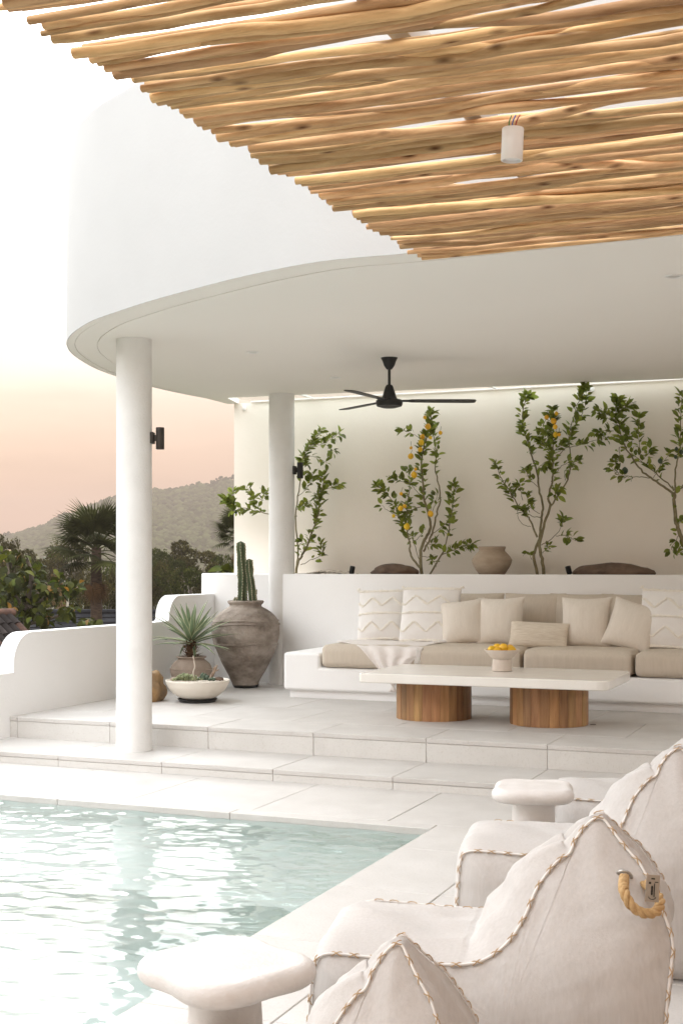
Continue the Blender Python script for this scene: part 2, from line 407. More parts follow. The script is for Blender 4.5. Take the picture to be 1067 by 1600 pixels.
for a, b in zip(joints(-4.3, PU0, PU1, 1.1), joints(-4.3, PU0, PU1, 1.1)[1:]):
    slab(deck, a, b, PV1 + .001, PV1 + .012, -.052, .2, mat=m_cope, name='edge_strip')

# pool basin with a shallow shelf at the far end, and the water
m_plaster = M('pale pool plaster', (.62, .68, .655), (.57, .63, .605), rough=.6, vscale=2.5, bump=.1)
def basin():
    b, s = -1.25, -.42
    P = [box(PU0 - .02, PU0 + .001, PV0, PV1, -1.4, -.051), box(PU1 - .001, PU1 + .02, PV0, PV1, -1.4, -.051),
         box(PU0, PU1, PV0 - .02, PV0, -1.4, -.051), box(PU0, PU1, PV1 - .001, PV1 + .02, -1.4, -.051),
         box(PU0, PU1, PV0, PV1, b - .1, b), box(PU0, PU1, 5.05, PV1, b, s)]
    return join(*P)
tag(mk('pool_basin', basin(), m_plaster, smooth=False), kind='structure')
def water_mat():
    m = bpy.data.materials.new('pool water'); m.use_nodes = True; t = m.node_tree; t.nodes.clear()
    o = N('ShaderNodeOutputMaterial', t); b = N('ShaderNodeBsdfPrincipled', t)
    b.inputs['Base Color'].default_value = (.92, .972, .96, 1); b.inputs['Transmission Weight'].default_value = 1
    b.inputs['IOR'].default_value = 1.333; b.inputs['Roughness'].default_value = .06
    t.links.new(b.outputs[0], o.inputs[0]); return m
def wave(x, y):
    q = Vector((x + .25 * noise.noise(Vector((x * .8, y * .8, 3))), y, 0))
    h = .006 * noise.noise(Vector((q.x * 1.3 + 5, q.y * 1.9, 1)))
    h += 0.0050 * noise.noise(Vector((q.x * 3.0, q.y * 4.4 + 9, 7)))
    h += .0046 * noise.noise(Vector((q.x * 7.5, q.y * 11, 2)))
    h += .0021 * noise.noise(Vector((q.x * 15, q.y * 25, 4)))
    h += .0008 * noise.noise(Vector((q.x * 30, q.y * 48, 6)))
    return h
def water():
    us = np.linspace(PU0, PU1, 230); vs_ = np.linspace(PV0, PV1, 620)
    nu = len(us)
    V = [(u, v, -.030 + wave(u, v)) for v in vs_ for u in us]
    Fc = [(j * nu + i, j * nu + i + 1, (j + 1) * nu + i + 1, (j + 1) * nu + i) for j in range(len(vs_) - 1) for i in range(nu - 1)]
    return V, Fc
tag(mk('pool_water', water(), water_mat(), ang=180), kind='structure')

# ------------------------------------------------------------------ pavilion (roof slab, parapet, columns, back wall, skylight)
def cz(v): return ZC + 1.545 + .02 * (v - 7.67)      # soffit height, falling gently to the front
def ceil(x, y):
    a = (x - CX) / F; k = a * sA + cA
    d = (1.545 - .02 * 7.67) / ((YH - y) / F - .02 * k)
    return atd(x, y, d)
pav = thing('pavilion', 'white curved pool pavilion with round columns and a solid balcony parapet', 'building', (-3, 9, Z2))
def part(name, VF, mat, par=pav, **k):
    """part given in terrace coordinates, parented to a thing"""
    o = par.matrix_basis.inverted()
    q = Matrix.Translation(-Vector(par.location)) if par.rotation_euler.z == 0 else o
    return mk(name, xf(VF, q), mat, par, **k)
outl_px = [(900, 374), (650, 394), (505, 407.5), (400, 427), (320, 446.5), (239.5, 468.5), (185, 486), (144, 501), (117, 517.4),
           (106, 530), (105, 540), (114.5, 554), (144, 573), (181, 587.5), (238, 604.4), (280, 614), (320, 622)]
outl = [ceil(x, y) for x, y in outl_px]
p1 = outl[1]
outl = [Vector((UR + .6, p1.y - .04, 0)), Vector((0, p1.y - .04, 0)), Vector((-1.2, p1.y - .03, 0))] + [Vector((p.x, p.y, 0)) for p in outl[1:]]
outl = resample(catmull(outl, 10), 150)
bkL, bkR = ceil(352, 622), ceil(1067, 591.5)
bkd = (bkR - bkL); bkE = bkL + bkd * ((UR + .6 - bkL.x) / bkd.x)
def inward(P, k):
    o = []
    for i, p in enumerate(P):
        d = P[min(i + 1, len(P) - 1)] - P[max(i - 1, 0)]; d.normalize()
        t = i / (len(P) - 1); tp = min(1, (1 - t) * 9)
        o.append(Vector((p.x + (d.y) * k * tp, p.y + (-d.x) * k * tp, 0)))
    return o
test = inward(outl, .1)
sgn = 1 if test[75].x > outl[75].x else -1
def off(k): return inward(outl, sgn * k)
def strip(A, B, z, th):
    V = []; n_ = len(A)
    for a, b in zip(A, B):
        V += [(a.x, a.y, z(a.y)), (b.x, b.y, z(b.y)), (b.x, b.y, z(b.y) + th), (a.x, a.y, z(a.y) + th)]
    Fc = []
    for i in range(n_ - 1):
        for k in range(4): Fc.append((i * 4 + k, i * 4 + (k + 1) % 4, i * 4 + 4 + (k + 1) % 4, i * 4 + 4 + k))
    Fc += [(0, 1, 2, 3)]
    return V, Fc
part('soffit_band', strip(off(.005), off(.055), cz, .009), m_ceil)
part('soffit_band', strip(off(.0605), off(.207), lambda v: cz(v) + .002, .007), m_ceil)
inner = off(.2125)
ring = [(p.x, p.y) for p in inner] + [(bkL.x, bkL.y), (bkE.x, bkE.y)]
def prism_v(poly, f0, f1):
    V, Fc = prism(poly, 0, 0); n_ = len(poly)
    return [(x, y, f0(y)) for x, y, _ in V[:n_]] + [(x, y, f1(y)) for x, y, _ in V[n_:]], Fc
part('soffit_panel', prism_v(ring[::-1], cz, lambda v: cz(v) + .0085), m_ceil)
ring2 = [(p.x, p.y) for p in off(.004)] + [(bkL.x, bkL.y), (bkE.x, bkE.y)]
part('roof_slab', prism_v(ring2[::-1], lambda v: cz(v) + .010, lambda v: cz(v) + .13), m_ceil)
def rimz(v): return ZC + 2.93 + .066 * min(0, v - 8)
def parapet():
    prof = [(.004, -.0012, 0), (0, -.0012, 0), (0, -.03, 1), (.006, -.012, 1), (.022, 0, 1), (.13, 0, 1), (.148, -.012, 1), (.15, -.03, 1), (.15, .10, 0)]
    V = []; Fc = []; k = len(prof)
    rings = {}
    for o_, _, _ in prof:
        if o_ not in rings: rings[o_] = off(o_)
    for i in range(len(outl)):
        for o_, z, top in prof:
            p = rings[o_][i]
            V.append((p.x, p.y, (rimz(outl[i].y) if top else cz(outl[i].y)) + z))
    for i in range(len(outl) - 1):
        for j in range(k - 1): Fc.append((i * k + j, i * k + j + 1, (i + 1) * k + j + 1, (i + 1) * k + j))
    return V, Fc
m_para = M('toned down parapet stucco', (.50, .498, .494), (.475, .473, .469), rough=.8, vscale=1.2, bump=.15, bscale=40, bdist=.005, spec=.2)  # white stucco darkened in its colour to offset the strong light on it
part('parapet', parapet(), m_para, ang=60)
# beam that closes the skylight on the left, glazing bars and panes
VW = 11.62
wl = atv(366, 631, VW)
e_in, e_out = ceil(352, 622), ceil(320, 622)
zt = lambda v: cz(v) + .002
part('skylight_beam', prism_v([(e_out.x - .002, e_out.y), (e_in.x + .02, e_in.y + .002), (wl.x + .05, VW), (wl.x - .07, VW)], zt, lambda v: cz(v) + .05), m_ceil)
sky_l = e_in.x + .03
pane_m = bpy.data.materials.new('frosted skylight glass'); pane_m.use_nodes = True
t_ = pane_m.node_tree; t_.nodes.clear(); o_ = N('ShaderNodeOutputMaterial', t_); g_ = N('ShaderNodeBsdfGlossy', t_); g_.inputs['Roughness'].default_value = .05
tr_ = N('ShaderNodeBsdfTransparent', t_); tr_.inputs['Color'].default_value = (.93, .96, .95, 1); mx_ = N('ShaderNodeMixShader', t_); mx_.inputs[0].default_value = .06
t_.links.new(tr_.outputs[0], mx_.inputs[1]); t_.links.new(g_.outputs[0], mx_.inputs[2]); t_.links.new(mx_.outputs[0], o_.inputs[0])
skl = part('skylight', box(sky_l, UR + .6, VW - .022, VW + .001, cz(VW) + .005, cz(VW) + .018), m_white)
def bk_y(x): return bkL.y + (x - bkL.x) * bkd.y / bkd.x
bars = [sky_l, atv(480, 622, 11.45).x, atv(772, 607, 11.55).x, -.7, .8, 2.2, UR + .6]
for a, b in zip(bars, bars[1:]):
    VF = prism_v([(a + .012, bk_y(a) + .002), (b - .012, bk_y(b) + .002), (b - .012, VW - .032), (a + .012, VW - .032)], lambda v: cz(v) + .012, lambda v: cz(v) + .017)
    mk('pane', xf(VF, Matrix.Translation(-Vector(pav.location))), pane_m, skl)
for b in bars[1:-1]:
    mk('mullion', xf(box(b - .011, b + .011, bk_y(b) + .003, VW - .033, cz(VW) + .004, cz(VW) + .0195), Matrix.Translation(-Vector(pav.location))), m_white, skl)
part('back_wall', box(wl.x, UR + .6, VW, VW + .2, -.5, cz(VW) + .004), m_wall)
for bx in (392, 935):
    q = atv(bx - 10, 634, VW); zz = cz(VW) - (.02 if bx < 500 else .012)
    part('wall_clip', box(q.x - .018, q.x + .018, VW - .014, VW - .001, zz - .05, zz - .008, .004), m_white)
part('upper_wall', box(atd(181.5, 140, 10.4).x, 2.6, atd(181.5, 140, 10.4).y, atd(181.5, 140, 10.4).y + .2, cz(9.6) + .14, 4.9, .02), m_stucco)
m_block = M('warm brown light block', (.56, .43, .33), (.48, .36, .27), rough=.7, vscale=3, stretch=(6, 6, .6))  # colour chosen for a warm bounce from the added walls
part('light_block_wall', box(2.9, 3.15, VN, PV1 - .4, -.3, 6.2), m_block)  # added wall out of view, blocks sky light from the right
part('light_block_wall', box(-5.99, 2.898, VN - .25, VN, -.3, 6.2), m_block)  # added wall behind the camera, shades the near sides of the bean bags
C1 = atd(210, 1176, 8.855); C2 = atd(440.3, 1068, 12.17)
def column(p, z0):
    z1 = cz(p.y) - .001
    n_, m_ = 56, 40; V = []; Fc = []
    for j in range(m_ + 1):
        z = z0 + (z1 - z0) * j / m_
        for i in range(n_):
            a = 2 * PI * i / n_; c, s = math.cos(a), math.sin(a)
            r = .1205 + .0016 * noise.noise(Vector((c * 1.5, s * 1.5, z * 2))) + (.004 * max(0, 1 - (z - z0) / .03) if z - z0 < .03 else 0)
            V.append((p.x + r * c, p.y + r * s, z))
    for j in range(m_):
        for i in range(n_): Fc.append((j * n_ + i, j * n_ + (i + 1) % n_, (j + 1) * n_ + (i + 1) % n_, (j + 1) * n_ + i))
    return V, Fc
tag(part('column', column(C1, Z1 - .002), m_column), 'front column standing on the lower step')
tag(part('column', column(C2, Z2 - .002), m_column), 'rear column beside the big clay urn')

# ------------------------------------------------------------------ low walls, planter, built-in bench
TW = thing('terrace_wall', 'low white stucco wall with stepped rounded top along the terrace edge', 'wall', (-5.92, 9, 0))
def wall_profile():
    P = []
    def arc(cx_, cz_, r, a0, a1, n_=8):
        return [(cx_ + r * math.cos(R(a0 + (a1 - a0) * i / n_)), cz_ + r * math.sin(R(a0 + (a1 - a0) * i / n_))) for i in range(n_ + 1)]
    P += [(VN, -.3), (11.10, -.3), (11.10, Z2 + .836)]
    P += arc(10.235 + .20, Z2 + .836 - .20, .20, 90, 180)
    P += arc(10.235 - .03, Z2 + .607 + .03, .03, 0, -90, 3)
    P += arc(7.95 + .22, Z2 + .607 - .22, .22, 90, 180)
    P += [(7.95, .545), (VN, .545)]
    return P
pr_ = wall_profile()
def wallmesh():
    n_ = len(pr_); V = [(-5.848, y, z) for y, z in pr_] + [(-5.99, y, z) for y, z in pr_]
    Fc = [tuple(range(n_)), tuple(range(2 * n_ - 1, n_ - 1, -1))] + [(i, n_ + i, n_ + (i + 1) % n_, (i + 1) % n_) for i in range(n_)]
    return bevel((V, Fc), .022, 4, 40)
wn(part('wall', wallmesh(), m_stucco, TW, ang=80))

PL = thing('planter', 'long white stucco raised planter behind the sofa', 'planter', (-2, 11, 0))
ZP = 1.257
part('front_wall', box(-5.06, UR, 10.95, 11.10, .2, ZP, .008), m_stucco, PL)
wn(part('side_block', box(-5.995, -5.02, 11.105, VW - .002, -.3, ZP + .004, .014, 3), m_stucco, PL, ang=80))
part('soil', box(-5.015, UR, 11.102, VW - .002, .9, ZP - .03), m_soil, PL)
def pebbles(spots, r0, r1, zfun, seed=1):
    rr = random.Random(seed); P = []
    base = [ico(1, 1, (1, .8, .6), .15, 1.5, s) for s in range(3)]
    for (x, y) in spots:
        r = rr.uniform(r0, r1)
        m_ = Matrix.Translation((x, y, zfun(x, y) + r * .3)) @ Matrix.Rotation(rr.uniform(0, 6), 4, 'Z') @ Matrix.Scale(r, 4)
        P.append(xf(base[rr.randrange(3)], m_))
    return join(*P)
rr = random.Random(3)
gs = [(rr.uniform(-5.0, 1.2), rr.uniform(11.11, 11.58)) for _ in range(1300)]
def pz(x, y): return ZP - .03 + .05 * math.exp(-((x + 4.72) / .22) ** 2)
gp = part('gravel', pebbles(gs + [(rr.gauss(-4.72, .14), rr.uniform(11.11, 11.4)) for _ in range(350)], .008, .016, pz), m_gravel, PL); gp['kind'] = 'stuff'

BN = thing('built_in_bench', 'long white masonry bench with a raised left arm block', 'bench', (-2, 10.4, Z2))
def bench():
    P = [(-4.567, Z2 + .065), (UR, Z2 + .065), (UR, Z2 + .262), (-4.235, Z2 + .262), (-4.235, Z2 + .381), (-4.567, Z2 + .381)]
    n_ = len(P); V = [(x, 9.90, z) for x, z in P] + [(x, 10.952, z) for x, z in P]
    Fc = [tuple(range(n_)), tuple(range(2 * n_ - 1, n_ - 1, -1))] + [(i, n_ + i, n_ + (i + 1) % n_, (i + 1) % n_) for i in range(n_)]
    return bevel((V, Fc), .028, 4, 40)
wn(part('body', bench(), m_stucco, BN, ang=80))
part('plinth', box(-4.53, UR, 9.955, 10.95, Z2 - .002, Z2 + .068, .004), m_stucco, BN)

# ------------------------------------------------------------------ pergola of natural poles
PZ = ZC + 1.45
PG = thing('pergola', 'pergola roof of closely laid natural eucalyptus poles over the deck', 'pergola', (0, 2.5, 0))
def log_mesh(seed, r):
    rg = random.Random(seed); L = 4.9; P = []; n_ = 70
    ph = [rg.uniform(0, 9) for _ in range(4)]
    amp = rg.uniform(.006, .022); fr_ = rg.uniform(1.2, 2.6)
    for i in range(n_ + 1):
        x = L * i / n_
        y = (amp * math.sin(x * fr_ + ph[0]) + 0.070 * noise.noise(Vector((x * .75, seed * 1.37, 0))) + .045 * noise.noise(Vector((x * 1.7, seed * 2.1, 3)))) * min(1, .15 + x / 1.1) + .015 * noise.noise(Vector((x * 3.6, seed * 1.7, 5))) + .006 * noise.noise(Vector((x * 8.5, seed * 1.1, 8)))
        z = .005 * math.sin(x * 2.9 + ph[1]) + .014 * noise.noise(Vector((x * 2.0, seed * 1.9, 9)))
        P.append((x, y, z))
    tap = rg.uniform(-.2, .2)
    kn = [(rg.uniform(0, 1), rg.uniform(0, 6.28)) for _ in range(7)]
    def rf(t, a):
        k = 1 + tap * (t - .5) * 2 + .24 * noise.noise(Vector((t * 9, seed * 2.3, 1))) + .07 * noise.noise(Vector((t * 22, math.cos(a) * 1.2 + seed, math.sin(a) * 1.2)))
        for kt, ka in kn:
            d2 = ((t - kt) * L / .05) ** 2 + ((math.cos(a - ka) - 1) * 3) ** 2
            if d2 < 6: k += .16 * math.exp(-d2)
        return k
    VF = tube(P, r, 10, rf=rf)
    VF = ([(v_[0], v_[1], v_[2] * .85) for v_ in VF[0]], VF[1])
    return mesh('pole', VF[0], VF[1], m_log, True, 60)
# dark knots and scars on the poles, as wear with its own shape
t = m_log.node_tree; bs = [n_ for n_ in t.nodes if n_.type == 'BSDF_PRINCIPLED'][0]
src = [l.from_socket for l in t.links if l.to_socket == bs.inputs['Base Color']][0]
mpn = [n_ for n_ in t.nodes if n_.type == 'MAPPING'][0]; vec = [l.from_socket for l in t.links if l.to_socket == mpn.inputs[0]][0]
mk_ = N('ShaderNodeMapping', t); mk_.inputs['Scale'].default_value = (4, 12, 12)
vo = N('ShaderNodeTexVoronoi', t); vo.inputs['Scale'].default_value = 1.3; vo.inputs['Randomness'].default_value = 1
t.links.new(vec, mk_.inputs[0]); t.links.new(mk_.outputs[0], vo.inputs['Vector'])
rk = N('ShaderNodeValToRGB', t); rk.color_ramp.elements[0].position = .03; rk.color_ramp.elements[0].color = (.22, .15, .11, 1); rk.color_ramp.elements[1].position = .2; rk.color_ramp.elements[1].color = (1, 1, 1, 1)
t.links.new(vo.outputs['Distance'], rk.inputs[0])
mx = N('ShaderNodeMix', t, data_type='RGBA', blend_type='MULTIPLY'); mx.inputs[0].default_value = 1
t.links.new(src, mx.inputs[6]); t.links.new(rk.outputs[0], mx.inputs[7]); t.links.new(mx.outputs[2], bs.inputs['Base Color'])

rg = random.Random(21)
logs = [(s, rr_) for s, rr_ in [(i, rg.choice([rg.uniform(.010, .014), rg.uniform(.0125, .0175), rg.uniform(.015, .021)])) for i in range(44)]]
logm = [(log_mesh(s, r_), r_) for s, r_ in logs]
v = 5.85; prev = None; cnt = 0
while v > -1.0:
    me, r_ = rg.choice(logm)
    if me is prev: continue
    if prev is not None: v -= r_
    ang = R(1.3 + 1.6 * max(0, min(1, (5.77 - v) / 2.9)) + rg.uniform(-.35, .35))
    o = obj('pole', me, PG, (-1.99 - .13 * max(0, (5.77 - v) / 2.95) + rg.gauss(0, .012), v - 2.5, PZ + .03 + rg.uniform(-.012, .012)))
    o.rotation_euler = (rg.choice([0, PI]) + rg.uniform(-.35, .35), 0, ang)
    v -= r_ + rg.choice([-.004, -.003, -.001, .001, .003, .005, .009, .018, .032]); prev = me; cnt += 1
for u in (-1.25, .2, 1.7):
    mk('beam', box(u - .03, u + .03, -3.6, 3.35, PZ + .066, PZ + .146, .004), m_beam, PG)
for vv in (-.9, 5.2):
    mk('post', box(2.55, 2.67, vv - 2.56, vv - 2.44, 0, PZ + .15, .004), m_white, PG)
    mk('header', box(1.64, 2.67, vv - 2.55, vv - 2.45, PZ + .148, PZ + .24, .004), m_beam, PG)

# can light under the poles
sp = atd(799, 225, 4.25)
sg = thing('can_light', 'small white cylinder downlight hanging from the pole pergola', 'lamp', (sp.x, sp.y, sp.z - .055))
sg.rotation_euler = (R(2), R(3), 0)
mk('housing', lathe([(.022, .006), (.022, .03), (.029, .030), (.031, 0), (.0345, .0), (.0355, .003), (.0355, .102), (.034, .105), (0, .105)], 40), m_white, sg)
mk('lens', lathe([(0, .008), (.0215, .008), (.0215, .010), (0, .010)], 24), M('lamp lens', (.5, .47, .44), rough=.2), sg)
for k, c in enumerate([(.05, .16, .03), (.02, .06, .30), (.30, .02, .02)]):
    mk('wire', tube(catmull([(-.012 + .01 * k, 0, .10), (-.014 + .012 * k, 0, .125), (-.010 + .014 * k, .012, .15)], 5), .0022, 6), M('wire', c, rough=.5), sg)

# ------------------------------------------------------------------ ceiling fan, downlights, wall lamps
def fan():
    p = ceil(608, 559)
    g = thing('ceiling_fan', 'black three blade ceiling fan on a short rod', 'fan', (p.x, p.y, cz(p.y)))
    mk('canopy', lathe([(.020, -.088), (.030, -.075), (.040, -.06), (.05, -.03), (.062, -.006), (.064, 0)], 36), m_black, g)
    mk('rod', tube([(0, 0, -.08), (0, 0, -.22)], .0105, 14), m_black, g)
    hub = mk('motor', lathe([(.0, -.373), (.07, -.373), (.094, -.366), (.101, -.35), (.101, -.325), (.092, -.318), (.062, -.312), (.052, -.29), (.03, -.22), (.022, -.206), (.0, -.204)], 44), m_black, g)
    mk('cap', lathe([(0, -.380), (.05, -.379), (.075, -.372), (.07, -.371), (0, -.371)], 36), m_black, hub)
    for k in range(3):
        a = YAW + R(2) + k * 2 * PI / 3
        prof = [(.08, .020, .012), (.14, .026, .012), (.17, .042, .02), (.40, .050, .02), (.60, .052, .012), (.645, .046, .006), (.655, .03, .0)]
        V = []; Fc = []
        for x, w_, _ in prof:
            for s in (-1, 1):
                for zz in (-.003, .003): V.append((x, s * w_, zz - s * w_ * .10))
        for i in range(len(prof) - 1):
            b = i * 4; c = b + 4
            Fc += [(b, b + 1, c + 1, c), (b + 2, c + 2, c + 3, b + 3), (b, c, c + 2, b + 2), (b + 1, b + 3, c + 3, c + 1)]
        Fc += [(0, 2, 3, 1), (len(V) - 4, len(V) - 3, len(V) - 1, len(V) - 2)]
        mk('blade', (V, Fc), m_black, g, (0, 0, -.325), (0, 0, a), smooth=False)
        mk('bracket', xf(box(.06, .19, -.018, .018, -.006, .006, .002), Matrix.Rotation(0, 4, 'X')), m_black, g, (0, 0, -.326), (0, 0, a))
fan()
for (x, y), lab in zip([(395, 550), (524, 589.5), (1053, 431)],
                       ['recessed round ceiling downlight nearest the front column', 'recessed round ceiling downlight left of the ceiling fan', 'recessed round ceiling downlight near the pole pergola']):
    p = ceil(x, y)
    g = thing('downlight', lab, 'lamp', (p.x, p.y, cz(p.y)), 0, 'downlights in the pavilion ceiling')
    mk('trim', lathe([(.030, -.001), (.034, -.006), (.048, -.006), (.050, -.001)], 32), m_white, g)
    mk('lens', lathe([(0, -.0035), (.031, -.0035), (.031, -.0015), (0, -.0015)], 28), M('downlight lens', (.6, .58, .55), rough=.3), g)
def sconce(c, x, y, d, mat, lab):
    p = atd(x, y, d); base = Vector((c.x, c.y, p.z)); dr = (p - base); dr.z = 0; dist = dr.length; a = math.atan2(dr.y, dr.x)
    g = thing('wall_lamp', lab, 'lamp', (c.x + .119 * math.cos(a), c.y + .119 * math.sin(a), p.z), a, 'up and down lamps on the columns')
    e = dist - .119
    mk('mount', box(-.006, .02, -.032, .032, -.036, .042, .004), mat, g)
    mk('neck', box(.018, e - .02, -.016, .016, -.018, .024, .003), mat, g)
    h = .074
    sh = mk('shade', lathe([(.024, -h + .02), (.024, -h), (.0275, -h), (.0285, -h + .003), (.0285, h - .003), (.0275, h), (.024, h), (.024, h - .02), (0, h - .02)], 32), mat, g, (e, 0, 0))
    mk('rim', lathe([(.0286, h - .03), (.0290, h - .028), (.0290, h - .025), (.0286, h - .023)], 32), mat, sh)
sconce(C1, 250.5, 685, 8.84, m_bronze, 'dark bronze cylinder wall lamp on the front column')
sconce(C2, 469, 735, 12.12, m_black, 'black cylinder wall lamp on the rear column beside the urn')

# ------------------------------------------------------------------ sofa cushions, pillows, throw
def rbox(L, D, H, r, seed=0, puff=.02, wr=.004, n_=(34, 20)):
    """soft box cushion: centred in x and y, z from 0"""
    nx, ny = n_; rows = []
    prof = [(0, 0.0), (.0, .0)]
    # build as superellipsoid-like grid: six sides from a cube sphere
    V = []; Fc = []; idx = {}
    def add(p):
        k = (round(p[0], 5), round(p[1], 5), round(p[2], 5))
        if k not in idx: idx[k] = len(V); V.append(k)
        return idx[k]
    def face(fn, a, b):
        g = [[add(fn(i / a, j / b)) for j in range(b + 1)] for i in range(a + 1)]
        for i in range(a):
            for j in range(b): Fc.append((g[i][j], g[i + 1][j], g[i + 1][j + 1], g[i][j + 1]))
    nz = 10
    face(lambda s, t: (s, t, 1), nx, ny); face(lambda s, t: (t, s, 0), ny, nx)
    face(lambda s, t: (s, 0, t), nx, nz); face(lambda s, t: (t, 1, s), nz, nx)
    face(lambda s, t: (0, t, s), ny, nz); face(lambda s, t: (1, s, t), nz, ny) if False else face(lambda s, t: (1, t, s), ny, nz)
    O = []
    for s, t, q in V:
        x, y, z = (s - .5) * L, (t - .5) * D, q * H
        c = Vector((max(-L / 2 + r, min(L / 2 - r, x)), max(-D / 2 + r, min(D / 2 - r, y)), max(r, min(H - r, z))))
        dv = Vector((x, y, z)) - c
        if dv.length > 1e-6:
            m_ = max(abs(dv.x), abs(dv.y), abs(dv.z)); dv = dv.normalized() * m_ if True else dv
        p = c + dv
        bx = (1 - (2 * s - 1) ** 2) ** .5; by = (1 - (2 * t - 1) ** 2) ** .5 if 0 <= t <= 1 else 0
        p.z += puff * bx ** .5 * by ** .5 * (1 if q > .5 else 0)
        bz = max(0, 1 - (2 * q - 1) ** 2)
        p.y += (-1 if t < .5 else 1) * puff * .5 * bz * bx ** .5 * abs(2 * t - 1) ** 6
        nn = noise.noise(Vector((x * 5 + seed, y * 5, z * 3))) + .5 * noise.noise(Vector((x * 16 + seed, y * 7, z * 3)))
        p += Vector((0, -.4 if t < .2 else 0, .8)) * wr * nn * (1 if q > .05 else 0)
        # gathers at the front face
        if t < .25: p.y += .0018 * math.sin(x * 95 + 3 * noise.noise(Vector((x * 6, seed, 0)))) * bz
        O.append(p)
    bm = bmesh.new(); vv = [bm.verts.new(p) for p in O]
    for f in Fc:
        try: bm.faces.new([vv[i] for i in f])
        except ValueError: pass
    bmesh.ops.recalc_face_normals(bm, faces=bm.faces)
    bm.verts.index_update()
    r_ = ([tuple(v_.co) for v_ in bm.verts], [tuple(v_.index for v_ in f.verts) for f in bm.faces]); bm.free(); return r_
ZS = Z2 + .266
cu = [-4.225, atv(815, 1040, 9.9).x, atv(987.5, 1040, 9.86).x, .2]
labs = ['long beige seat cushion at the left end under the throw', 'middle beige seat cushion behind the fruit bowl', 'beige seat cushion at the right edge of the sofa']
for i in range(3):
    L = cu[i + 1] - cu[i] - .008
    c = tag(mk('seat_cushion', rbox(L, .90, .178, .045, i * 7.7, .022, .004, (60 if i == 0 else 40, 22)), m_beige, None, ((cu[i] + cu[i + 1]) / 2, 10.325, ZS + .001), ang=70), labs[i], 'cushion', 'seat cushions on the bench')
    pts = [(-L / 2 + .03, -.452, .145), (L / 2 - .03, -.452, .145)]
ZT = ZS + .19
def pillow_fn(W, H, T, seed, pinch=.09, wr=.006):
    W *= 1.05; H *= 1.03; T *= 1.12
    def surf(s, t, side):
        """s, t in -1..1"""
        e = (1 - s * s) * (1 - t * t)
        th = T / 2 * max(e, 0) ** .5
        x = s * W / 2 * (1 - pinch * (1 - t * t) * .9 * abs(s))
        z = H / 2 + t * H / 2 * (1 - pinch * (1 - s * s) * .9 * abs(t))
        k = noise.noise(Vector((s * 2.2 + seed, t * 2.2, side * 3))) * .6
        rad = math.hypot(s, t)
        ed = max(0, 1 - e * 2.2)
        gath = math.sin((s if abs(t) > abs(s) else t) * 34 + seed * 3 + 2 * noise.noise(Vector((s * 3, t * 3, seed)))) * ed * (1 if e > .001 else 0)
        y = th + wr * (k * 1.6 + .45 * gath) * (e ** .3 if e > 0 else 0)
        return Vector((x, -side * y, z))
    return surf
def pillow_mesh(fn, n_=26):
    V = []; Fc = []; g = {}
    for side in (1, -1):
        for i in range(n_ + 1):
            for j in range(n_ + 1):
                s, t = math.sin((i / n_ - .5) * PI), math.sin((j / n_ - .5) * PI)
                bd = i in (0, n_) or j in (0, n_)
                if side == -1 and bd: g[(-1, i, j)] = g[(1, i, j)]; continue
                g[(side, i, j)] = len(V); V.append(fn(s, t, side))
        for i in range(n_):
            for j in range(n_):
                q = (g[(side, i, j)], g[(side, i + 1, j)], g[(side, i + 1, j + 1)], g[(side, i, j + 1)])
                Fc.append(q if side == 1 else q[::-1])
    return V, Fc
def place_pillow(name, label, x, yb, vv, W, H, T, mat, lean=18, roll=0, yaw=0, seed=0, cat='pillow', group=None, tuft=False, pinch=.09, wr=.006):
    p = atv(x, yb, vv)
    p.z = ZT - .004 if yb > 990 else p.z
    fn = pillow_fn(W, H, T, seed, pinch, wr)
    g = thing(name, label, cat, p, 0, group)
    g.rotation_euler = Euler((R(-lean), R(roll), R(yaw)), 'XYZ')
    mk('cover', pillow_mesh(fn), mat, g, ang=180)
    edge = []
    for k in range(4):
        for i in range(20):
            q = -1 + 2 * i / 20
            s, t = [(q, -1), (1, q), (-q, 1), (-1, -q)][k]
            edge.append(fn(s, t, 1))
    if not tuft:
        mk('piping', tube(edge, .0035, 6, closed=True), mat, g)
    else:
        rr = random.Random(seed)
        def yarn(P, r_, nm):
            P = resample(catmull(P, 8), int(max(30, len(P) * 16)))
            blobs = []
            b0 = ico(1, 1)
            for q in P:
                for _ in range(3):
                    rad = r_ * rr.uniform(.5, .95)
                    m_ = Matrix.Translation(q + Vector((rr.gauss(0, r_ * .55), -r_ * .3 + rr.gauss(0, r_ * .3), rr.gauss(0, r_ * .55)))) @ Euler((rr.uniform(0, 6), rr.uniform(0, 6), 0)).to_matrix().to_4x4() @ Matrix.Diagonal((rad, rad * .55, rad * .8, 1))
                    blobs.append(xf(b0, m_))
            mk(nm, join(*blobs), m_cream, g, ang=180)
        for t0, zig in ((.94, 0), (.48, 1), (.02, 0), (-.48, 1), (-.94, 0)):
            P = []
            for i in range(25):
                s = -.97 + 1.94 * i / 24
                tt = t0
                if zig:
                    ph = (s * 1.22 + .35 + seed * .1) % 1.0
                    tt = t0 + .18 * (abs(ph * 2 - 1) * 2 - 1)
                P.append(fn(s, tt, 1))
            yarn(P, .0068 if abs(t0) < .9 else .008, 'tufted_line')
        tas = []
        b0 = ico(1, 1)
        for s_, t_2 in ((-1, 1), (1, 1), (-1, -1), (1, -1)):
            q = fn(s_, t_2, 1)
            for _ in range(9): tas.append(xf(b0, Matrix.Translation(q + Vector((rr.gauss(s_ * .006, .006), rr.gauss(0, .006), rr.gauss(t_2 * .006, .006)))) @ Matrix.Diagonal((.009, .006, .008, 1))))
        mk('corner_tassel', join(*tas), m_cream, g, ang=180)
    return g
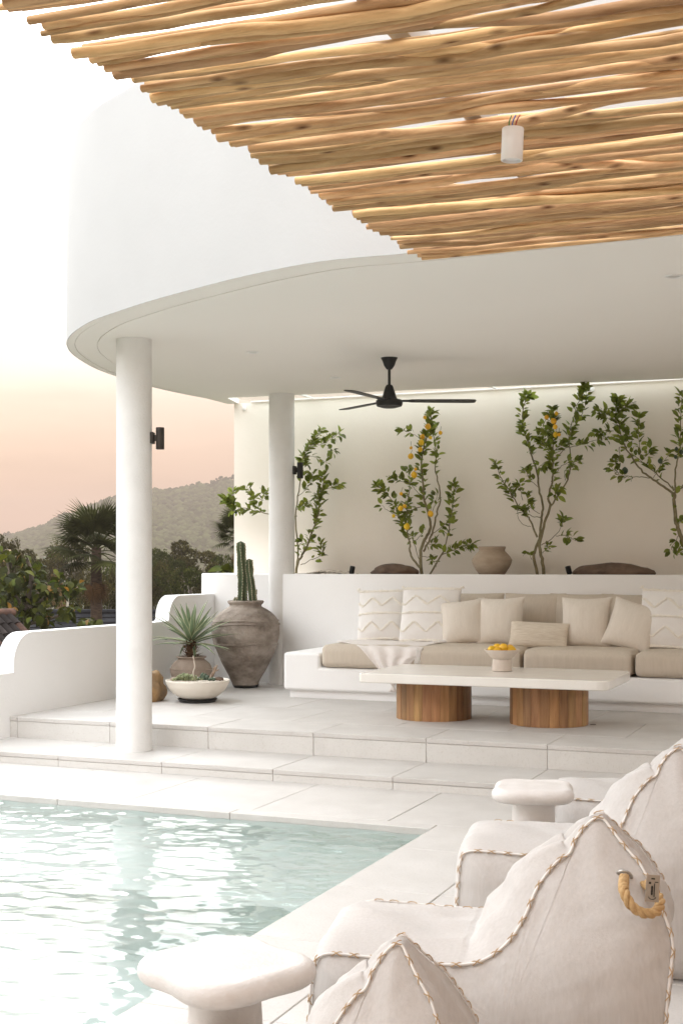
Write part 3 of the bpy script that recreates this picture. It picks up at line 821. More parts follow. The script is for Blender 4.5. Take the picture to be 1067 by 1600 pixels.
GB = 'beige pillows on the sofa'
# large back cushions leaning on the planter wall
bc = [(735, 'beige back cushion half hidden between the white pillows and plain pillows'), (832, 'beige back cushion behind the straw lumbar pillow on its left'),
      (905, 'beige back cushion behind the straw lumbar pillow on its right'), (987, 'beige back cushion glimpsed beside the rightmost white pillow')]
for i, (x, lab) in enumerate(bc):
    W = [.52, .50, .50, .50][i]
    place_pillow('back_cushion', lab, x, 1000, 10.74, W, .415, .17, m_beige, 12, 0, [2, -1, 1, 0][i], 11 + i, 'cushion', 'back cushions along the sofa', pinch=.05)
place_pillow('white_pillow', 'white tufted pillow at the far left end of the sofa', 596, 1000, 10.52, .425, .445, .15, m_wfab, 16, -2, 4, 1, group='white tufted pillows', tuft=True, pinch=.03, wr=.004)
place_pillow('white_pillow', 'white tufted pillow overlapping its twin, second from the left', 668, 1001, 10.40, .49, .475, .16, m_wfab, 17, 0, 2, 2, group='white tufted pillows', tuft=True, pinch=.03, wr=.004)
place_pillow('beige_pillow', 'beige pillow tilted to the left beside the white tufted pillows', 726, 1002, 10.36, .36, .375, .19, m_beige2, 18, -7, 8, 3, group=GB)
place_pillow('beige_pillow', 'upright beige pillow left of the straw lumbar pillow', 779, 1002, 10.38, .385, .395, .19, m_beige2, 16, -2, -2, 4, group=GB)
place_pillow('lumbar_pillow', 'small rectangular straw coloured lumbar pillow', 839, 1008, 10.22, .445, .205, .11, m_jute, 22, 2, 2, 5, group=None, pinch=.03, wr=.003)
place_pillow('beige_pillow', 'upright beige pillow right of the straw lumbar pillow', 913, 1007, 10.34, .385, .405, .19, m_beige2, 17, -1, 0, 6, group=GB)
place_pillow('beige_pillow', 'slumped beige pillow tilted right beside the rightmost white pillow', 974, 1012, 10.28, .37, .385, .19, m_beige2, 20, 14, -6, 7, group=GB)
place_pillow('white_pillow', 'white tufted pillow at the right edge of the picture', 1045, 1010, 10.30, .48, .47, .16, m_wfab, 16, 2, -3, 8, group='white tufted pillows', tuft=True, pinch=.03, wr=.004)

def throw():
    g = thing('throw_blanket', 'pale throw with tassels draped over the left seat cushion', 'blanket', (-3.7, 9.9, ZS + .2))
    # path from the back of the seat, over the front edge and down
    zt_ = ZS + .178 + .026
    path = catmull([(10.50, zt_ - .004), (10.25, zt_ + .004), (10.02, zt_), (9.905, zt_ - .012), (9.862, zt_ - .06), (9.855, zt_ - .14), (9.862, zt_ - .26), (9.875, zt_ - .36)], 8) if False else None
    pts = [(10.50, zt_ - .006), (10.25, zt_ + .002), (10.03, zt_ - .002), (9.93, zt_ - .012), (9.874, zt_ - .035), (9.852, zt_ - .09), (9.848, zt_ - .18), (9.852, zt_ - .28), (9.862, zt_ - .38)]
    path = resample([Vector((0, a, b)) for a, b in catmull([Vector((a, b, 0)) for a, b in pts], 8) and [(p.x, p.y) for p in catmull([Vector((a, b, 0)) for a, b in pts], 8)]], 60)
    ns = 46; V = []; Fc = []
    for j, p in enumerate(path):
        t_ = j / (len(path) - 1)
        left = -4.16 + (.0 if t_ < .42 else .62 * ((t_ - .42) / .58) ** .75)
        right = -3.36 + .10 * (1 - t_) - .03 * t_ * t_
        if t_ > .72: right = -3.39 - .22 * ((t_ - .72) / .28)
        for i in range(ns + 1):
            s = i / ns; u = left + (right - left) * s
            fold = .010 * math.sin(s * 21 + t_ * 4) * min(1, max(0, (t_ - .35) * 4)) + .004 * noise.noise(Vector((u * 9, t_ * 6, 1)))
            top = .005 * noise.noise(Vector((u * 7, p.y * 7, 2))) + .006 * max(0, noise.noise(Vector((u * 14 + p.y * 9, p.y * 3, 4))))
            V.append((u + 3.7, p.y - 9.9 - fold - (.004 if t_ > .4 else 0), p.z - (ZS + .2) + (top if t_ < .5 else 0)))
    m_ = len(path)
    for j in range(m_ - 1):
        for i in range(ns): Fc.append((j * (ns + 1) + i, j * (ns + 1) + i + 1, (j + 1) * (ns + 1) + i + 1, (j + 1) * (ns + 1) + i))
    o = mk('cloth', (V, Fc), m_throw, g, ang=180)
    md = o.modifiers.new('thick', 'SOLIDIFY'); md.thickness = .006; md.offset = 1
    rr = random.Random(5)
    for k in range(9):
        top = k < 4
        u = -3.36 + rr.uniform(-.02, .03)
        if top: st = Vector((u + .02, 10.30 - .055 * k, zt_ + .012)); dr = Vector((.05, .02, -.001))
        else: st = Vector((u - .012 * (k - 4), 9.868, zt_ - .02 - .004 * k)); dr = Vector((.001, -.004, -.085))
        P = []
        for c in range(6):
            q = [st + Vector((rr.gauss(0, .003), rr.gauss(0, .003), rr.gauss(0, .002)))]
            for i in range(1, 6):
                q.append(q[-1] + dr * .24 + Vector((rr.gauss(0, .004), rr.gauss(0, .003) if top else rr.gauss(0, .002), rr.gauss(0, .002))))
            P.append(tube([x - Vector((-3.7, 9.9, ZS + .2)) for x in q], .0032, 5))
        P.append(xf(ico(.009, 1), Matrix.Translation(st - Vector((-3.7, 9.9, ZS + .2)))))
        mk('tassel', join(*P), m_wfab, g)
throw()

# ------------------------------------------------------------------ coffee table and fruit bowl
def coffee_table():
    g = thing('coffee_table', 'low white stone coffee table on two drums of teak staves', 'table', (-2.5, 8.98, Z2))
    u0, u1, v0, v1 = -3.345, -1.60, 8.50, 9.44
    r_ = .085; P = []
    for cx_, cy_, a0 in ((u1 - r_, v0 + r_, -90), (u1 - r_, v1 - r_, 0), (u0 + r_ * .4, v1 - r_ * .4, 90), (u0 + r_ * .4, v0 + r_ * .4, 180)):
        rr_ = r_ if cx_ > -2.5 else r_ * .4
        for i in range(10):
            a = R(a0 + 90 * i / 9); P.append((cx_ + rr_ * math.cos(a) + 2.5, cy_ + rr_ * math.sin(a) - 8.98))
    wn(mk('table_top', bevel(prism(P, .284, .35), .010, 3, 40), m_table, g, ang=80))
    n_ = 26; rad = .27
    half = rad * math.sin(PI / n_) - .0004
    inn = rad - .03
    hi = half * inn / rad
    V = []
    for z in (0, .2835):
        V += [(inn, -hi, z), (rad * math.cos(PI / n_) + .0, -half, z), (rad + .0015, 0, z), (rad * math.cos(PI / n_), half, z), (inn, hi, z)]
    Fc = [(4, 3, 2, 1, 0), (5, 6, 7, 8, 9), (0, 1, 6, 5), (1, 2, 7, 6), (2, 3, 8, 7), (3, 4, 9, 8), (4, 0, 5, 9)]
    sm = mesh('stave', *bevel((V, Fc), .0016, 1, 50), m_teak, True, 30)
    rr = random.Random(2)
    for u, vv in ((-2.949, 9.0), (-2.094, 8.97)):
        b = mk('base', lathe([(inn + .002, .003), (inn + .002, .282), (.02, .2825)], 40), m_teak, g, (u + 2.5, vv - 8.98, .0))
        for k in range(n_):
            s = obj('stave', sm, b, (0, 0, .0005), (0, 0, 2 * PI * k / n_)); sc_ = 1 + rr.uniform(-.006, .006); s.scale = (sc_, sc_, 1)
coffee_table()
def fruit_bowl():
    p = atd(784, 1046, 9.31); z = Z2 + .3515
    g = thing('fruit_bowl', 'pale clay pedestal bowl with fluted stem on the coffee table', 'bowl', (p.x, p.y, z))
    fl = lambda r_, zz, a: r_ * (1 + (.045 * (abs(((a + zz * 3.5) * 26 / (2 * PI)) % 1 - .5) * 2 - .5) if .004 < zz < .082 else 0))
    mk('stem', lathe([(.068, 0), (.072, .003), (.0715, .006), (.070, .04), (.066, .078), (.064, .084), (.05, .086)], 156, fl), m_bowl, g)
    mk('dish', lathe([(.05, .085), (.064, .0855), (.090, .108), (.127, .150), (.1275, .153), (.124, .154), (.09, .118), (.06, .10), (0, .097)], 64), m_bowl, g)
    lemon = lathe([(0, -.040), (.006, -.038), (.012, -.034), (.022, -.026), (.030, -.012), (.032, 0), (.030, .012), (.022, .025), (.012, .033), (.008, .038), (0, .041)], 24)
    lm = mesh('lemon', lemon[0], lemon[1], m_lemon, True, 80)
    spots = [(-.060, -.055, .150), (-.038, .012, .163), (-.012, -.068, .143), (.020, -.035, .168), (.070, -.022, .152), (.045, .05, .155), (-.075, .035, .145), (.005, .02, .125)]
    for k, (a, b, c) in enumerate(spots):
        o = obj('lemon', lm, None, (p.x + a, p.y + b, z + c), (R(70 + 20 * (k % 3)), R(40 * k), R(70 * k)))
        tag(o, 'yellow lemon heaped in the pale pedestal bowl on the coffee table', 'lemon', 'lemons in the pedestal bowl')
fruit_bowl()

# ------------------------------------------------------------------ pots
def rough_lathe(prof, n_=72, amp=.004, seed=0, per=6):
    P = [(p.x, p.y) for p in catmull([Vector((a, b, 0)) for a, b in prof], per)]
    V, Fc = lathe(P, n_)
    V = [tuple(Vector(v_) * 1 + Vector((v_[0], v_[1], 0)).normalized() * amp * noise.fractal(Vector(v_) * 7 + Vector((seed, 0, 0)), 1, 2, 4)) if math.hypot(v_[0], v_[1]) > 1e-4 else v_ for v_ in V]
    return V, Fc
def saucer(r_): return lathe([(r_ * .86, 0), (r_ * .9, 0), (r_, .022), (r_ * 1.02, .027), (r_ * .97, .027), (r_ * .88, .008), (0, .007)], 48)
def urn():
    p = atd(384, 1073, 11.83)
    g = thing('potted_cactus', 'large weathered clay urn planted with two columnar cacti beside the rear column', 'potted plant', (p.x, p.y, Z2))
    sa = mk('saucer', saucer(.118), m_saucer, g)
    prof = [(.0, .022), (.110, .022), (.118, .03), (.150, .10), (.215, .22), (.272, .35), (.300, .44), (.309, .51), (.303, .575), (.275, .635), (.235, .68), (.185, .715), (.150, .735), (.146, .752), (.160, .765), (.166, .782), (.158, .79), (.145, .785), (.135, .75), (.13, .70)]
    u_ = mk('urn', rough_lathe(prof, 96, .007, 3, 6), m_urn, g, ang=70)
    for zz, rr_ in ((.575, .303), (.605, .293), (.40, .289)):
        P = [(rr_ * math.cos(a) * (1 + .006 * math.sin(a * 5)), rr_ * math.sin(a), zz + .007 * math.sin(a * 3 + zz * 9)) for a in [2 * PI * i / 60 for i in range(60)]]
        mk('moulding', tube(P, lambda t: .009, 8, closed=True, rf=lambda t, a: 1 + .35 * noise.noise(Vector((t * 40, a, zz * 9)))), m_urn, u_)
    mk('soil', lathe([(0, .74), (.137, .738)], 30), m_soil, g)
    for (dx, dy, h, r_, k, sd) in ((-.045, -.02, .60, .040, 6, 1), (.062, .0, .44, .032, 6, 2), (.085, .015, .16, .03, 5, 3), (-.075, -.03, .09, .024, 5, 4)):
        nn = 46; nk = 48; V = []; Fc = []
        for j in range(nn + 1):
            t_ = j / nn; z = h * t_
            taper = (1 - max(0, (t_ - .93) / .07) ** 2) ** .5 if t_ > .93 else 1
            ww = 1 + .16 * noise.noise(Vector((t_ * 7, sd * 3, 0))) - .10 * t_
            bend = Vector((.02 * math.sin(t_ * 3 + sd), .01 * t_, 0))
            for i in range(nk):
                a = 2 * PI * i / nk + .25 * math.sin(t_ * 5 + sd)
                rib = 1 + .26 * math.cos(a * k + .5 * math.sin(t_ * 9)) + .05 * noise.noise(Vector((a * 2, t_ * 30, sd)))
                rr_ = max(r_ * taper * ww * rib, .001)
                V.append((rr_ * math.cos(a) + bend.x, rr_ * math.sin(a) + bend.y, z))
        for j in range(nn):
            for i in range(nk): Fc.append((j * nk + i, j * nk + (i + 1) % nk, (j + 1) * nk + (i + 1) % nk, (j + 1) * nk + i))
        Fc.append(tuple(range(nn * nk, nn * nk + nk)))
        c = mk('cactus_stem', (V, Fc), m_cactus, g, (dx, dy, .73), (R(1), R(2 if sd == 1 else -1), 0), ang=180)
        sp_ = []
        for q in range(k):
            for j in range(2, nn - 1, 2):
                i = int(((2 * PI * q / k - .25 * math.sin(j / nn * 5 + sd) - .5 * math.sin(j / nn * 9) / k) / (2 * PI) * nk) % nk)
                v_ = Vector(V[j * nk + i]); sp_.append(xf(ico(.0052, 1, (1, 1, 1.9)), Matrix.Translation(v_)))
        mk('spine_row', join(*sp_), m_rib, c)
urn()
def agave():
    p = atd(299, 1050, 11.35)
    g = thing('potted_agave', 'grey clay pot with a spiky variegated agave on a short trunk', 'potted plant', (p.x, p.y, Z2))
    prof = [(0, 0), (.10, 0), (.115, .02), (.150, .09), (.178, .16), (.182, .20), (.165, .245), (.135, .275), (.118, .287), (.117, .297), (.131, .306), (.132, .314), (.122, .316), (.110, .305), (.105, .27)]
    pt = mk('pot', rough_lathe(prof, 64, .002, 5, 5), m_clay, g, ang=60)
    be = []
    for i in range(60):
        a = 2 * PI * i / 60; be.append(xf(ico(.005, 1), Matrix.Translation((.1835 * math.cos(a), .1835 * math.sin(a), .205))))
    mk('beading', join(*be), m_clay, pt)
    mk('soil', lathe([(0, .28), (.107, .278)], 28), m_soil, g)
    rr = random.Random(4)
    mk('trunk', tube([(0, 0, .27), (.004, 0, .36), (0, 0, .46)], lambda t: .035 + .012 * t, 14), m_dead, g)
    dm = mesh('dead_leaf', *((lambda: ([(0, -.012, 0), (0, .012, 0), (.03, -.008, .03), (.03, .008, .03), (.045, 0, .075), (.012, 0, .02)], [(0, 1, 3, 2), (2, 3, 4), (0, 2, 5), (1, 5, 3)]))()), m_dead, False)
    for k in range(46):
        a = k * 2.4; zz = .30 + .17 * (k / 46)
        obj('dead_leaf', dm, g, (.03 * math.cos(a), .03 * math.sin(a), zz - .03), (rr.uniform(-.3, .3), rr.uniform(.2, .8), a))
    def leafm(L, w_, curl):
        V = []; Fc = []; nn = 12
        for i in range(nn + 1):
            t_ = i / nn; ww = w_ * (.62 + .38 * math.sin(min(1, t_ * 2.0) * PI / 2)) * (1 - t_ ** 2.6) + .0008
            x = L * t_; z = -curl * L * t_ ** 2.2
            V += [(x, -ww, z + ww * .5), (x, -ww * .78, z + ww * .36), (x, 0, z), (x, ww * .78, z + ww * .36), (x, ww, z + ww * .5)]
        for i in range(nn):
            for k in range(4): Fc.append((i * 5 + k, i * 5 + k + 1, i * 5 + 6 + k, i * 5 + 5 + k))
        me = mesh('leaf', V, Fc, m_agave, True, 180); me.materials.append(m_agedge)
        for i, pl in enumerate(me.polygons):
            if i % 4 in (0, 3): pl.material_index = 1
        return me
    var = [leafm(.36, .025, .04), leafm(.40, .025, .12), leafm(.44, .021, .30), leafm(.30, .025, .02)]
    N_ = 44
    for k in range(N_):
        f_ = k / N_; a = k * 2.39996
        el = R(4 + 80 * f_ ** 1.15 + rr.uniform(-7, 7))
        me = var[2] if f_ < .22 and k % 2 else var[1] if f_ < .5 else var[0] if f_ < .85 else var[3]
        o = obj('leaf', me, g, (.02 * math.cos(a), .02 * math.sin(a), .41 + .08 * f_), (rr.uniform(-.25, .25), -el, a))
        s_ = rr.uniform(.82, 1.04); o.scale = (s_, s_, s_)
    dl = obj('leaf', var[1], g, (.03, -.02, .43), (0, R(72), R(-30))); dl.scale = (.42, .7, .42)
agave()
def succulent_bowl():
    p = atd(309, 1085, 10.56)
    g = thing('succulent_bowl', 'wide cream bowl of succulents gravel and driftwood on a black saucer', 'potted plant', (p.x, p.y, Z2))
    mk('saucer', saucer(.160), m_saucer, g)
    prof = [(0, .026), (.10, .026), (.135, .032), (.19, .066), (.235, .115), (.256, .160), (.260, .174), (.257, .180), (.250, .178), (.24, .165), (.2, .15)]
    mk('bowl', rough_lathe(prof, 80, .0008, 2, 6), m_cerb, g, ang=70)
    mk('soil', lathe([(0, .172), (.12, .170), (.246, .163)], 40), m_gravel, g)
    rr = random.Random(9)
    sp_ = []
    for _ in range(420):
        a = rr.uniform(0, 6.28); q = .24 * rr.random() ** .5; sp_.append((q * math.cos(a), q * math.sin(a)))
    gv = mk('gravel', pebbles(sp_, .005, .011, lambda x, y: .168, 8), m_gravel, g); gv['kind'] = 'stuff'
    c, s = math.cos(YAW), math.sin(YAW)
    def loc(x, y, z): return Vector((x * c - y * s, x * s + y * c, z))     # x to the right as seen from the deck
    def clump(name, cx_, cy_, n_, spread, h, r_, mat):
        P = []
        for _ in range(n_):
            q = loc(cx_ + rr.gauss(0, spread), cy_ + rr.gauss(0, spread * .6), .172)
            hh = h * max(.3, 1 - ((q - loc(cx_, cy_, .172)).length / (spread * 2.2)) ** 2) * rr.uniform(.6, 1.1)
            P.append(xf(ico(r_ * rr.uniform(.7, 1.2), 1, (1, 1, 1.25)), Matrix.Translation(q + Vector((0, 0, hh)))))
            if rr.random() < .6: P.append(tube([q, q + Vector((0, 0, hh))], r_ * .5, 5))
        mk(name, join(*P), mat, g, ang=180)
    clump('succulent', -.10, .0, 120, .045, .05, .0095, m_succ)
    clump('succulent', -.045, .03, 60, .03, .04, .009, m_succ)
    clump('succulent', .075, .03, 26, .014, .03, .011, m_succ2)
    clump('succulent', .12, .0, 26, .022, .02, .010, m_succ2)
    clump('succulent', .045, .06, 40, .02, .045, .012, m_succ2)
    mk('stone', ico(.035, 3, (1.2, .8, .6), .15, 2, 4), m_rockb, g, loc(.17, .0, .182))
    mk('stone', ico(.03, 3, (1, .8, .6), .15, 2, 6), m_clay, g, loc(-.20, .03, .180))
    mk('driftwood', join(tube(catmull([loc(.095, .02, .17), loc(.115, .02, .21), loc(.14, .015, .26), loc(.16, .02, .295)], 6), lambda t: .017 - .010 * t, 8, rf=lambda t, a: 1 + .4 * noise.noise(Vector((t * 6, a * 2, 3)))),
                         tube(catmull([loc(.125, .02, .225), loc(.13, .01, .26), loc(.138, .0, .285)], 5), lambda t: .009 - .004 * t, 7),
                         tube(catmull([loc(.14, .015, .25), loc(.158, .01, .255), loc(.17, .0, .262)], 5), lambda t: .008 - .004 * t, 7)), m_drift, g)
    mk('twig', tube(catmull([loc(-.022, .0, .17), loc(-.035, .0, .235), loc(-.022, .0, .285), loc(-.03, .0, .335), loc(-.036, 0, .375)], 6), lambda t: .0065 - .003 * t, 7), m_twig, g)
succulent_bowl()
def boulder(name, lab, p, sc_, mat, seed, amp=.3, rz=0, flat=0):
    V, Fc = ico(1, 4, (1, 1, 1), amp, 1.1, seed)
    V = [(x * sc_[0], y * sc_[1], max(z, -.55 + flat) * sc_[2]) for x, y, z in V]
    zm = min(v_[2] for v_ in V); V = [(x, y, z - zm) for x, y, z in V]
    return tag(mk(name, (V, Fc), mat, None, p, (0, 0, rz), ang=60), lab, 'rock')
q = atd(236, 1085, 10.62); boulder('boulder', 'ochre brown boulder half hidden behind the front column', (q.x, q.y, Z2 - .003), (.10, .14, .17), m_rocko, 12, .42)
def on_planter(x, vv): q_ = atv(x, 896, vv); return (q_.x, q_.y, ZP - .032)
boulder('boulder', 'brown flat boulder on the planter left of the fruiting lemon tree', on_planter(616, 11.26), (.225, .13, .082), m_rockb, 5, .16, .1)
boulder('boulder', 'long low reddish brown boulder on the planter at the right', on_planter(955, 11.26), (.36, .13, .082), m_rockb, 8, .18, -.1)
p = on_planter(768, 11.24)
vase = thing('clay_vase', 'round tan clay pot with flared rim standing on the planter', 'vase', p)
VF = rough_lathe([(0, 0), (.085, 0), (.10, .012), (.135, .06), (.165, .11), (.176, .150), (.168, .18), (.14, .215), (.118, .238), (.116, .25), (.122, .265), (.124, .276), (.115, .28), (.105, .265), (.1, .23)], 64, .0012, 7, 5)
vb = mk('body', VF, m_clay2, vase, ang=60)
bd = [xf(ico(.0045, 1), Matrix.Translation((.176 * math.cos(2 * PI * i / 70), .176 * math.sin(2 * PI * i / 70), .158))) for i in range(70)]
mk('beading', join(*bd), m_clay2, vb)
for x, rx, lab in ((550, 10, 'small black garden spotlight left of the flat boulder on the planter'), (888, -16, 'small black garden spotlight right of the middle citrus tree')):
    p = on_planter(x, 11.16)
    g = thing('garden_spotlight', lab, 'lamp', p, YAW)
    mk('stake', tube([(0, 0, -.02), (0, 0, .05)], .005, 8), m_spot, g)
    mk('bracket', box(-.012, .012, -.012, .012, .03, .05, .002), m_spot, g)
    mk('head', lathe([(0, -.036), (.02, -.036), (.024, -.03), (.024, .036), (.021, .036), (.020, .026), (0, .024)], 24), m_spot, g, (0, 0, .068), (R(6), R(rx), 0))

# ------------------------------------------------------------------ citrus trees
def leaf_mesh(L, w_, cup, curl, mat):
    V = []; Fc = []; nn = 5
    for i in range(nn + 1):
        t_ = i / nn; ww = w_ * math.sin(PI * min(1, t_ ** .85)) ** .8 + (.0006 if i in (0, nn) else 0)
        V += [(L * t_, -ww, cup * ww - curl * t_ * t_ * L), (L * t_, 0, -curl * t_ * t_ * L), (L * t_, ww, cup * ww - curl * t_ * t_ * L)]
    for i in range(nn):
        for k in range(2): Fc.append((i * 3 + k, i * 3 + k + 1, i * 3 + 4 + k, i * 3 + 3 + k))
    return mesh('leaf', V, Fc, mat, True, 180)
citrus_leaves = [leaf_mesh(.080, .0215, .35, .15, m_leaf), leaf_mesh(.068, .020, .2, .35, m_leaf), leaf_mesh(.092, .025, .5, .05, m_leaf), leaf_mesh(.058, .0165, .3, .2, m_leaf)]
lemon_VF = lathe([(0, -.037), (.007, -.034), (.02, -.026), (.029, -.012), (.031, 0), (.029, .012), (.02, .025), (.010, .032), (.006, .036), (0, .038)], 20)
lemon_me = mesh('lemon', lemon_VF[0], lemon_VF[1], m_lemon, True, 80)
green_me = mesh('fruit', lemon_VF[0], lemon_VF[1], m_green, True, 80)
def citrus(name, label, ox, oy, sc_, base, branches, lemons=(), greens=(), seed=1, vv=11.32, nmax=290, big=()):
    rr = random.Random(seed)
    b0 = atv(ox + base[0] / sc_, oy + base[1] / sc_, vv)
    g = thing(name, label, 'tree', (b0.x, b0.y, ZP - .035), 0, 'citrus trees in the raised planter')
    spots = []
    for bi, br in enumerate(branches):
        pts, r0, r1, lt, ln = br[:5]; dv0, dv1 = (br[5] if len(br) > 5 else (0, rr.uniform(-.13, .13)))
        P = []
        for i, (x, y) in enumerate(pts):
            t_ = i / (len(pts) - 1)
            P.append(atv(ox + x / sc_, oy + y / sc_, vv + dv0 + (dv1 - dv0) * t_) - Vector(g.location))
        if bi == 0 or len(br) > 6: P[0].z = min(P[0].z, -.02)
        C_ = catmull(P, 5)
        C_ = [c + Vector((rr.gauss(0, .003), rr.gauss(0, .003), rr.gauss(0, .003))) if 0 < i < len(C_) - 1 else c for i, c in enumerate(C_)]
        mk('trunk' if bi == 0 else 'branch', tube(C_, lambda t: r0 + (r1 - r0) * t, 7), m_bark, g)
        for _ in range(int(ln * 1.7)):
            t_ = lt + (1 - lt) * rr.random() ** .8
            k = min(int(t_ * (len(C_) - 1)), len(C_) - 2)
            q = C_[k].lerp(C_[k + 1], t_ * (len(C_) - 1) - k)
            spots.append((q, (C_[k + 1] - C_[k]).normalized(), t_))
    rr.shuffle(spots)
    extra = []
    for li, (q, d, t_) in enumerate(spots):
        s = Vector((rr.gauss(0, 1), rr.gauss(0, .8), rr.gauss(0, .8))); s = (s - d * s.dot(d)).normalized()
        dr = (d * rr.uniform(.2, 1.1) + s + Vector((0, 0, .25))).normalized()
        offs = s * rr.uniform(0, .028)
        qt = dr.to_track_quat('X', 'Z')
        me = citrus_leaves[rr.randrange(4)]; qr = qt @ Euler((rr.uniform(-1.1, 1.1), 0, 0)).to_quaternion(); z = rr.uniform(.62, 1.0); lp = q + offs
        if lp.y + g.location.y > VW - .07: lp.y = VW - .07 - g.location.y
        if li < nmax:
            o = obj('leaf', me, g, lp); o.rotation_euler = qr.to_euler(); o.scale = (z, z, z)
        else:
            m4 = Matrix.Translation(lp) @ qr.to_matrix().to_4x4() @ Matrix.Scale(z, 4)
            extra.append(xf(([v_.co for v_ in me.vertices], [tuple(f.vertices) for f in me.polygons]), m4))
    if extra:
        mk('foliage', join(*extra), m_leaf2, g, ang=180)['kind'] = 'stuff'
    for k, (x, y, r_) in enumerate(lemons):
        q = atv(ox + x / sc_, oy + y / sc_, vv - .13 + rr.uniform(-.03, .03)) - Vector(g.location)
        o = obj('lemon', lemon_me, g, q, (rr.uniform(-.6, .6), rr.uniform(-.6, .6), rr.uniform(0, 6)))
        z = r_ / sc_ / 172 / .033; o.scale = (z, z, z)
        mk('fruit_stalk', tube([q + Vector((0, 0, .03 * z)), q + Vector((rr.uniform(-.01, .01), .02, .06))], .002, 5), m_bark, g)
    for x, y, r_ in greens:
        q = atv(ox + x / sc_, oy + y / sc_, vv - .04) - Vector(g.location)
        o = obj('fruit', green_me, g, q); z = r_ / sc_ / 172 / .033; o.scale = (z, z, z)
T2 = [([(525, 1475), (520, 1310), (550, 1190), (600, 1100), (590, 1000), (550, 860), (535, 700), (520, 560), (545, 420), (580, 300), (600, 190), (605, 125)], .016, .003, .38, 90, (0, -.05)),
      ([(540, 1290), (610, 1140), (650, 980), (680, 860), (665, 720), (640, 600), (650, 480), (630, 370), (615, 230)], .010, .003, .55, 22),
      ([(520, 1440), (440, 1330), (425, 1220), (400, 1110), (330, 1000), (310, 900)], .011, .003, .45, 26),
      ([(400, 1110), (400, 1010), (410, 860), (430, 720), (410, 590)], .006, .002, .2, 26),
      ([(370, 960), (270, 850), (200, 780), (150, 740)], .004, .0015, .1, 30),
      ([(330, 1000), (250, 950), (195, 905)], .003, .0012, .9, 2),
      ([(560, 1475), (690, 1320), (740, 1180), (770, 1010), (790, 830), (790, 720)], .009, .002, .4, 42, (0, .08), 1),
      ([(690, 1320), (790, 1280), (880, 1240), (950, 1235)], .005, .0015, .1, 34),
      ([(600, 1150), (700, 1080), (760, 1020)], .004, .002, .3, 8),
      ([(545, 400), (490, 330), (400, 290), (365, 275)], .003, .0012, .4, 9),
      ([(525, 1400), (460, 1220), (440, 1150)], .004, .002, .5, 8), ([(470, 1200), (560, 1100)], .003, .002, .5, 4),
      ([(520, 830), (470, 770), (430, 720)], .003, .002, .5, 3), ([(430, 720), (330, 700), (250, 655)], .003, .0012, .2, 14),
      ([(555, 900), (480, 930), (430, 950), (380, 1000)], .004, .002, .1, 16), ([(600, 1000), (640, 900), (660, 790)], .003, .0015, .4, 6),
      ([(530, 1330), (600, 1340), (640, 1390)], .003, .0015, .3, 8), ([(560, 1200), (600, 1230), (650, 1220)], .003, .0015, .2, 10)]
T2L = [(552, 172, 16), (577, 248, 27), (532, 333, 22), (522, 380, 26), (598, 340, 16), (437, 425, 14), (513, 440, 22), (435, 495, 26), (475, 603, 14), (462, 650, 28), (355, 808, 16), (350, 930, 24), (385, 912, 18), (600, 975, 26), (292, 993, 16), (403, 1082, 28), (682, 300, 18)]
citrus('lemon_tree', 'slender lemon tree laden with yellow lemons between the flat boulder and clay vase', 560, 620, 5.335, (525, 1475), T2, T2L, seed=2)
T3 = [([(490, 1500), (455, 1380), (470, 1290), (500, 1200), (515, 1060), (520, 960), (490, 820), (480, 720), (440, 600), (420, 520), (380, 400), (365, 290), (390, 170), (410, 125)], .014, .003, .62, 52, (0, .05)),
      ([(535, 1500), (515, 1370), (495, 1260), (530, 1130), (575, 980), (565, 900), (600, 760), (595, 640), (600, 500), (600, 330), (590, 230)], .016, .003, .55, 70, (0, -.06), 1),
      ([(575, 980), (650, 880), (710, 770), (735, 660), (725, 540), (720, 440), (770, 240), (820, 130), (850, 50)], .008, .002, .5, 48),
      ([(720, 440), (770, 360), (830, 240), (870, 100)], .004, .0015, .1, 30),
      ([(600, 640), (690, 540), (800, 510), (900, 480), (1010, 450)], .004, .0015, .35, 16),
      ([(480, 1210), (430, 1090), (380, 1030), (320, 950), (260, 840), (200, 750), (170, 650)], .009, .002, .3, 34),
      ([(505, 1060), (420, 1040), (350, 980)], .004, .002, .5, 12), ([(430, 1130), (370, 1110), (335, 1060), (330, 1000)], .003, .002, .9, 2),
      ([(510, 1270), (600, 1210), (650, 1150), (680, 1070)], .004, .0015, .7, 12), ([(620, 1200), (700, 1200), (770, 1240)], .003, .0015, .3, 14),
      ([(490, 830), (420, 770), (390, 690)], .003, .0015, .3, 12), ([(370, 930), (350, 840), (330, 800)], .003, .0015, .3, 10), ([(500, 1030), (420, 980), (400, 880)], .003, .0015, .3, 14),
      ([(620, 720), (680, 660), (760, 640), (810, 640)], .003, .0015, .3, 14), ([(520, 1330), (560, 1280)], .003, .0015, .3, 6), ([(440, 1380), (410, 1320)], .003, .0015, .4, 5),
      ([(590, 560), (520, 500), (470, 440)], .004, .002, .1, 26), ([(595, 620), (540, 640), (480, 690)], .003, .0015, .1, 14), ([(600, 900), (620, 880), (640, 830)], .003, .002, .1, 12),
      ([(595, 460), (540, 420), (520, 360)], .003, .0015, .1, 18), ([(600, 560), (650, 520), (680, 500)], .003, .0015, .1, 14), ([(690, 780), (690, 700), (740, 700)], .003, .0015, .4, 5)]
T3L = [(550, 300, 18), (625, 272, 15), (603, 330, 23), (615, 373, 19), (618, 432, 20), (645, 432, 14)]
citrus('lemon_tree', 'tall forked citrus tree with one cluster of lemons right of the clay vase', 740, 590, 4.85, (515, 1500), T3, T3L, seed=3, vv=11.34)
